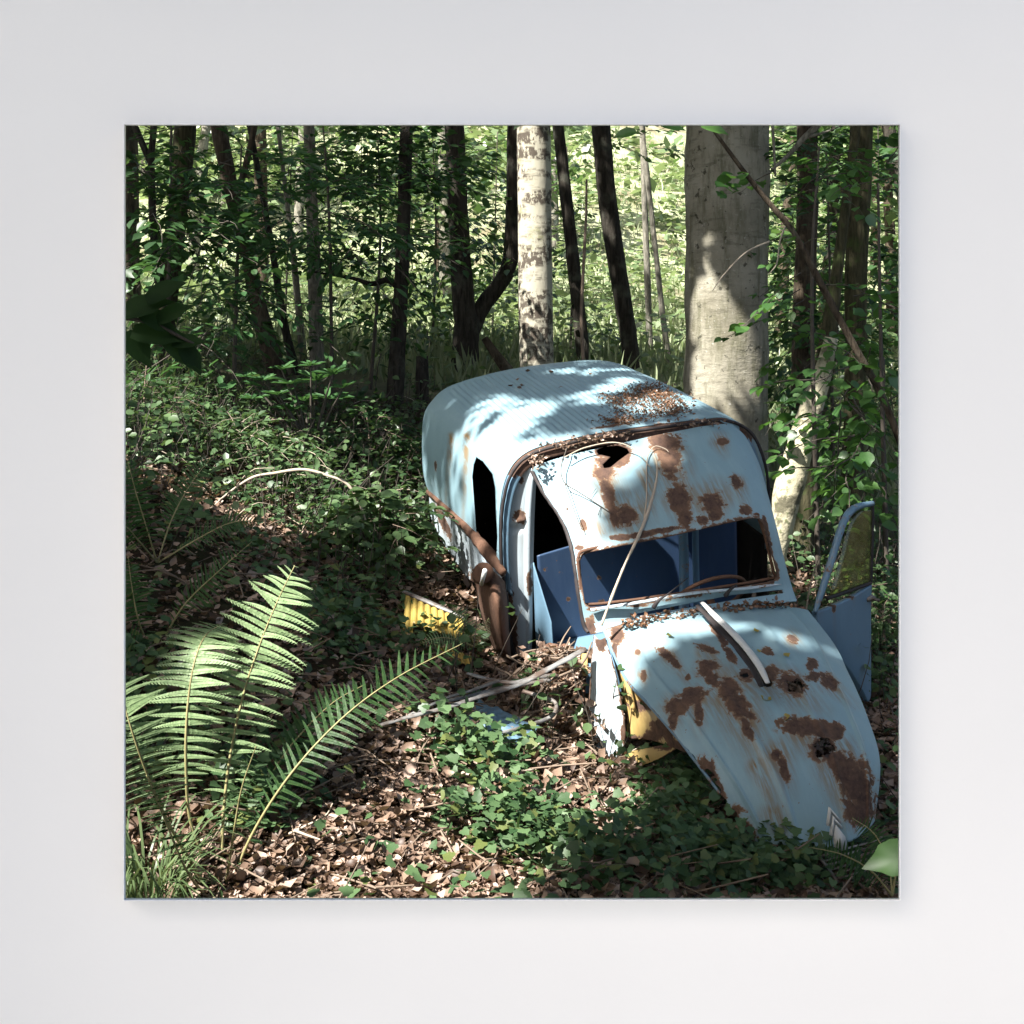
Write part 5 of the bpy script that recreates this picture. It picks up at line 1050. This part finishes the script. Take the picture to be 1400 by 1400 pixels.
fern('small fern sprouting beside the yellow corrugated panel', (648, 880, 5.2), [
    dict(px=[(650, 885, 5.2), (640, 862, 5.15), (628, 842, 5.1), (618, 828, 5.1)], prof=[(.1, 6), (.4, 20), (.75, 14), (1, 2)], npair=20),
    dict(px=[(650, 885, 5.2), (625, 875, 5.1), (600, 872, 5.0), (575, 880, 4.95)], prof=[(.1, 6), (.4, 18), (.75, 14), (1, 2)], npair=20),
    dict(px=[(650, 885, 5.2), (660, 862, 5.2), (668, 845, 5.25)], prof=[(.1, 6), (.4, 14), (1, 2)], npair=14)])
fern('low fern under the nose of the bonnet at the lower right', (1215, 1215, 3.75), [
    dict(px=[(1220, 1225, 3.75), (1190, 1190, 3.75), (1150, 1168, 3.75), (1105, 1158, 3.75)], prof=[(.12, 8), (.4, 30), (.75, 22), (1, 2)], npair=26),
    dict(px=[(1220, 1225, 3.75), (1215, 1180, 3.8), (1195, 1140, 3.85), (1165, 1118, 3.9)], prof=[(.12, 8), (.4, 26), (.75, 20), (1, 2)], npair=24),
    dict(px=[(1220, 1225, 3.75), (1228, 1170, 3.8), (1232, 1110, 3.85)], prof=[(.12, 8), (.4, 26), (1, 4)], npair=20)], 'fern_shaded')

# ------------------------------------------------------------------ things lying about
b = P2(370, 690, 6.5); root = empty('fallen_branch', b, 'pale bare branch arched over the ivy on the left bank', 'branch')
mb = MB(); tube(mb, [P2(278, 705, 6.2), P2(310, 676, 6.2), P2(345, 653, 6.2), P2(375, 647, 6.2), P2(415, 642, 6.2), P2(450, 651, 6.2), P2(475, 662, 6.2), P2(492, 690, 6.2), P2(500, 712, 6.2)], [.004, .006, .008, .0085, .009, .0085, .008, .007, .005], 7, 70, .3, 22); mb.build('stem', M['ptwig'], root, origin=b)
for lab, pts, r, m in (('pair of pale dead sticks lying in the ivy, left stick of the pair', [(505, 1010, 4.3), (530, 1045, 4.2), (555, 1085, 4.1)], .009, 'ptwig'), ('pale dead stick lying right of another one in the ivy', [(520, 1018, 4.3), (550, 1050, 4.15), (575, 1085, 4.05)], .011, 'ptwig'),
                       ('thin pale forked twig standing near the foot of the large fern', [(395, 1140, 3.4), (420, 1128, 3.4), (445, 1115, 3.4), (455, 1098, 3.4)], .004, 'ptwig'), ('short pinkish stick on the litter near the foot of the large fern', [(402, 1135, 3.35), (420, 1142, 3.34), (438, 1148, 3.33)], .005, 'ptwig'),
                       ('thin dark twig leaning on the ground in front of the bonnet nose', [(1035, 1205, 3.8), (1075, 1172, 3.85), (1120, 1140, 3.9)], .004, 'twig'),
                       ('bundle stem of bleached dead twigs beside the fallen metal strips', [(690, 1060, 4.3), (715, 1035, 4.3), (745, 1010, 4.3)], .006, 'ptwig'), ('long bleached stick lying in the ivy below the metal strips', [(590, 1085, 4.1), (640, 1072, 4.1), (690, 1058, 4.15), (730, 1052, 4.2)], .007, 'ptwig'),
                       ('thin bleached twig crossing the litter in front of the white pillar strip', [(720, 1060, 4.4), (760, 1085, 4.3), (800, 1105, 4.2)], .006, 'ptwig'), ('pale twig standing between the open door and the leaning log', [(1098, 860, 5.9), (1108, 800, 5.9), (1120, 760, 5.9)], .006, 'ptwig')):
    mb = MB(); c = P2(*pts[0]); tube(mb, [P2(*p) for p in pts], np.linspace(r, r * .5, len(pts)), 6, 24, .15, 20); o = mb.build('stick', M[m], origin=c); o.location = c; tag(o, lab, 'stick')
# long stick and vine over the cab roof and bonnet
def av(v): return np.interp(v, [600, 625, 660, 710, 760, 830, 866], [-.57, -.50, -.375, -.205, -.05, .045, .105])
def W(u, v, off=.03): return RN @ un(u, v, 'a', av(v + (u - 800) * .19) + off) + TN
b = W(825, 848); root = empty('climbing_stick', b, 'long thin stick leaning over the windscreen onto the cab roof', 'stick')
mb = MB(); tube(mb, [W(822, 855, .05), W(838, 812, .06), W(856, 768, .06), W(872, 735, .04), W(886, 700, .03), W(897, 660, .03), W(898, 635, .02), W(893, 620, .02)], [.006, .0065, .006, .008, .0085, .006, .004, .003], 7, 70, .35, 40); mb.build('stem', M['ptwig'], root, origin=b)
mb = MB(); tube(mb, [W(880, 715), W(884, 680), W(884, 640), W(887, 620), W(896, 610), W(910, 614), W(914, 618)], [.0035, .0035, .003, .003, .0025, .0025, .002], 6, 40, .3, 40); tube(mb, [W(772, 625, .02), W(800, 612, .03), W(840, 605, .05), W(868, 615, .05), W(890, 640, .03)], [.003, .0035, .0035, .003, .002], 6, 30, .3, 40); mb.build('shoot', M['ptwig'], root, origin=b)
root = empty('bare_vine', W(768, 640), 'fine dark bare vine trailing down the left of the cab roof', 'vine'); b = W(768, 640)
mb = MB(); tube(mb, [W(775, 612, .012), W(767, 640, .012), W(772, 660, .012), W(790, 672, .012), W(815, 688, .014), W(835, 702, .014)], [.0028] * 6, 5, 40); tube(mb, [W(772, 660, .012), W(784, 695, .012), W(796, 725, .014)], .0024, 5, 20); tube(mb, [W(805, 682, .012), W(815, 668, .02)], .0018, 4, 6); tube(mb, [W(822, 692, .012), W(818, 704, .02)], .0018, 4, 6); mb.build('stem', M['dtwig'], root, origin=b)
# bent metal strips, pale sheet and rusty remains left of the bonnet
b = P2(660, 960, 4.9); root = empty('metal_trim', b, 'long bent grey metal strips lying left of the van front', 'metal strip')
for pts, r in (([(520, 992, 4.12), (560, 981, 4.2), (610, 968, 4.32), (660, 952, 4.48), (705, 938, 4.62), (745, 918, 4.75), (798, 888, 4.95)], .017), ([(600, 962, 4.5), (640, 952, 4.6), (690, 941, 4.7), (750, 928, 4.85)], .015), ([(638, 922, 4.8), (665, 930, 4.75), (700, 932, 4.75), (730, 926, 4.85), (760, 922, 4.95)], .015), ([(560, 978, 4.3), (610, 952, 4.5), (640, 945, 4.6), (680, 932, 4.7)], .010)):
    mb = MB(); tube(mb, [P2(*p) + rng.normal(size=3) * .004 for p in pts], np.linspace(r * .9, r * 1.35, len(pts)), 6, 60, .3, 22, flat=.3); mb.build('strip', M['metal'], root, origin=b)
mb = MB(); tube(mb, [P2(672, 1006, 4.4), P2(710, 996, 4.5), P2(745, 984, 4.6), P2(758, 975, 4.62), P2(760, 962, 4.68), P2(748, 955, 4.7), P2(715, 945, 4.75)], .009, 7, 50, .1, 10); mb.build('strip', M['metal'], root, origin=b)
def crumple(name, label, cat, pxy, m, amp=.05, sc=9, thick=.005, kind=None):
    c = [P2(*p) for p in pxy]; u_, v_ = np.meshgrid(np.linspace(0, 1, 50), np.linspace(0, 1, 40)); u_, v_ = u_.ravel()[:, None], v_.ravel()[:, None]
    V = (c[0] * (1 - u_) + c[1] * u_) * (1 - v_) + (c[3] * (1 - u_) + c[2] * u_) * v_; V[:, 2] += (fbm(V, sc, 5) - .5) * amp * 2; V[:, 1] += (fbm(V, sc * 1.3, 15) - .5) * amp
    i = np.arange(39)[:, None] * 50; j = np.arange(49)[None]; o_ = V.mean(0); me = mesh_np(name, V - o_, [np.stack([i + j, i + j + 1, i + 50 + j + 1, i + 50 + j], -1).reshape(-1, 4)])
    for nm in ('rust', 'streak'): a_ = me.attributes.new(nm, 'FLOAT', 'POINT'); a_.data.foreach_set('value', (fbm(V, 12, 2).astype(np.float32) - (.62 if nm == 'rust' else .5)))
    o = link(name, me, m); o.location = o_; o.modifiers.new('s', 'SOLIDIFY').thickness = thick; return tag(o, label, cat, kind=kind)
crumple('metal_sheet', 'crumpled pale blue sheet half buried under the metal strips', 'metal sheet', [(622, 992, 4.4), (705, 1020, 4.4), (738, 1000, 4.55), (655, 958, 4.75)], M['paint_mid'], .06)
crumple('rusty_sheet', 'rusty torn floor sheet lying at the foot of the door opening', 'metal sheet', [(725, 945, 5.15), (800, 958, 5.05), (802, 905, 5.25), (735, 895, 5.45)], M['rust'], .07, 8)
crumple('rusty_sheet', 'pale rusty cover plate standing left of the white pillar strip', 'metal sheet', [(762, 925, 5.15), (803, 922, 5.08), (803, 892, 5.12), (772, 888, 5.22)], M['cream'], .03, 7)
crumple('rusty_sheet', 'dark rusty arched plate below the sill of the door opening', 'metal sheet', [(735, 905, 5.35), (806, 900, 5.15), (800, 880, 5.25), (745, 886, 5.45)], M['rust'], .04, 10)
crumple('metal_sheet', 'folded brownish pipe plate curving behind the wire loop', 'metal sheet', [(742, 960, 5.0), (790, 985, 4.95), (772, 938, 5.08), (735, 932, 5.1)], M['cream'], .05, 10)
# yellow corrugated panel
c0, c1, c2, c3 = P2(552, 812, 5.75), P2(634, 848, 5.55), P2(648, 912, 5.3), P2(546, 890, 5.4)
n_ = 140; u_, v_ = np.meshgrid(np.linspace(0, 1, n_), np.linspace(0, 1, 30)); uu, vv = u_.ravel()[:, None], v_.ravel()[:, None]; V = (c0 * (1 - uu) + c1 * uu) * (1 - vv) + (c3 * (1 - uu) + c2 * uu) * vv; pn_ = norm(np.cross(c1 - c0, c3 - c0)); V = V + pn_ * (.007 * np.sign(np.sin(uu * 2 * math.pi * 9)) * np.abs(np.sin(uu * 2 * math.pi * 9)) ** .5)
kp = (np.abs(uu[:, 0] - .5) < .5 - .04 * fbm(V, 20)) & ~((np.abs(vv[:, 0] - .63) < .14 + .1 * (fbm(V, 12, 4) - .5)) & (uu[:, 0] > .18))
i = np.arange(29)[:, None] * n_; j = np.arange(n_ - 1)[None]; Q = np.stack([i + j, i + j + 1, i + n_ + j + 1, i + n_ + j], -1).reshape(-1, 4); Q = Q[kp[Q].all(1)]
me = mesh_np('sheet', V - c0, [Q]); 
for nm, sub in (('rust', .75), ('streak', .35)): a_ = me.attributes.new(nm, 'FLOAT', 'POINT'); a_.data.foreach_set('value', (fbm(V, 14, 2) - sub).astype(np.float32))
root = empty('corrugated_panel', c0, 'broken yellow corrugated panel with a blue top edge lying left of the van', 'metal panel'); o = link('sheet', me, M['yellow'], root); o.modifiers.new('s', 'SOLIDIFY').thickness = .005
mb = MB(); tube(mb, [c0 + [0, 0, .012], (c0 + c1) / 2 + [0, 0, .014], c1 + [0, 0, .012]], [.016, .018, .010], 6, 20, .2, 10, flat=.5); mb.build('edge_strip', M['metal'], root, origin=c0)
# leaves lying on the van
def on_hood(u, v):
    best = None
    for a in np.linspace(0, 1.3, 120):
        l = un(u, v, 'a', a); h = np.interp(a, ca, cp) - .07 * abs(l[1] / .45) ** 2
        if best is None or abs(l[2] - h) < best[0]: best = (abs(l[2] - h), l)
    return RN @ (best[1] + [0, 0, .012]) + TN
upv = RN @ np.array([.2, 0, 1.])
for (x, y, s) in ((423, 413, .045), (748, 398, .040), (836, 486, .036), (576, 795, .038), (795, 652, .05), (865, 708, .055), (497, 632, .028), (738, 465, .022)):
    c = on_hood(*z2(x, y)); mb = MB(); leaves(mb, [c], rdir(1, .2), [upv], s, s * .7, 'curl'); o = mb.build('fallen_leaf', M['yleaf'], origin=c); o.location = c; tag(o, 'small yellow fallen leaf lying on the pale blue bonnet', 'leaf', 'yellow leaves on the bonnet')
for (u, v, s) in ((670, 561, .06), (706, 579, .05), (705, 520, .04), (700, 527, .045), (714, 528, .045), (722, 508, .05), (753, 509, .055), (622, 535, .05), (635, 558, .04), (810, 512, .035), (770, 530, .04), (725, 585, .045), (785, 557, .035)):
    l = un(u, v, 'c', 1.725); hh = np.interp(abs(l[1]), [0, .4, .56, .68], [1.74, 1.725, 1.69, 1.6]) - .015; c = RN @ (un(u, v, 'c', hh + .012)) + TN
    mb = MB(); leaves(mb, [c], rdir(1, .2), [upv], s, s * .7, 'curl'); o = mb.build('fallen_leaf', M['rleaf'], origin=c); o.location = c; tag(o, 'curled red brown leaf lying on the ribbed van roof', 'leaf', 'brown leaves on the roof')
def heap(name, pts, n, m, size, hgt=.03):
    mb = MB(); P_ = []
    for _ in range(n):
        u, v, ru, rv = pts[int(rng.integers(len(pts)))]; uu_, vv_ = u + rng.normal() * ru, v + rng.normal() * rv; l = un(uu_, vv_, 'c', 1.742) if name == 'leaf_heap' else None
        if name == 'leaf_heap':
            if l[0] > -.66: continue
            P_.append(RN @ (l + [0, 0, rng.uniform(0, hgt)]) + TN)
        else: P_.append(W(uu_, vv_, rng.uniform(-.02, .03)))
    P_ = np.array(P_); k = len(P_); leaves(mb, P_, rdir(k, .4), norm(rng.normal(size=(k, 3)) * .7 + upv), rng.uniform(.4, 1.2, k) * size, shape='curl'); o = mb.build(name, M[m], smooth=False); tag(o, kind='stuff')
heap('leaf_heap', [(845, 550, 14, 6), (870, 545, 16, 6), (885, 535, 14, 5), (900, 552, 18, 7), (920, 560, 12, 6), (880, 568, 24, 5), (850, 578, 14, 3), (905, 543, 10, 5)], 2600, 'rleaf', .019, .022)
heap('scuttle_leaves', [(905, 846, 20, 3), (950, 840, 24, 3), (1000, 832, 22, 3), (1045, 827, 20, 3), (870, 853, 12, 2)], 420, 'rleaf', .028)
heap('roof_gap_leaves', [(770, 608, 14, 3), (800, 600, 14, 3), (840, 594, 12, 2), (955, 578, 20, 3), (735, 630, 6, 6)], 260, 'litter', .026)

# sticks, bark and leaves heaped at the foot of the door opening
tm = MB(); DB = [(700, 945, 40, 12), (755, 935, 22, 20), (735, 985, 36, 12), (660, 965, 36, 10), (760, 905, 20, 8), (770, 1000, 18, 14)]
for k in range(95):
    u, v, ru, rv = DB[int(rng.integers(len(DB)))]; u, v = u + rng.normal() * ru, v + rng.normal() * rv; Y = 5.12 - (v - 900) * .003 + rng.normal() * .06
    c = P2(u, v, Y); g_ = gz1(c[0], c[1]); c[2] = max(c[2], g_ + .02); a = rng.normal() * .5 + .25; L = rng.uniform(.03, .13); d = np.array([math.cos(a), rng.normal() * .5, math.sin(a)]) * L; r = rng.uniform(.002, .007)
    tube(tm, [c - d, c + rng.normal(size=3) * .02, c + d], [r, r, r * .5], 5, 7, .3, 20)
o = tm.build('debris_sticks', M['twig']); tag(o, kind='stuff')
n = 1500; Pn = []
for k in range(n):
    u, v, ru, rv = DB[int(rng.integers(len(DB)))]; u, v = u + rng.normal() * ru * .9, v + rng.normal() * rv; c = P2(u, v, 5.15 - (v - 900) * .003); c[2] = max(c[2], gz1(c[0], c[1]) + .01); Pn.append(c)
lm = MB(); leaves(lm, Pn, rdir(n, .5), norm(rdir(n) * .7 + [0, -.4, .8]), rng.uniform(.025, .07, n), shape='curl'); o = lm.build('debris_leaves', M['litter'], smooth=False); tag(o, kind='stuff')
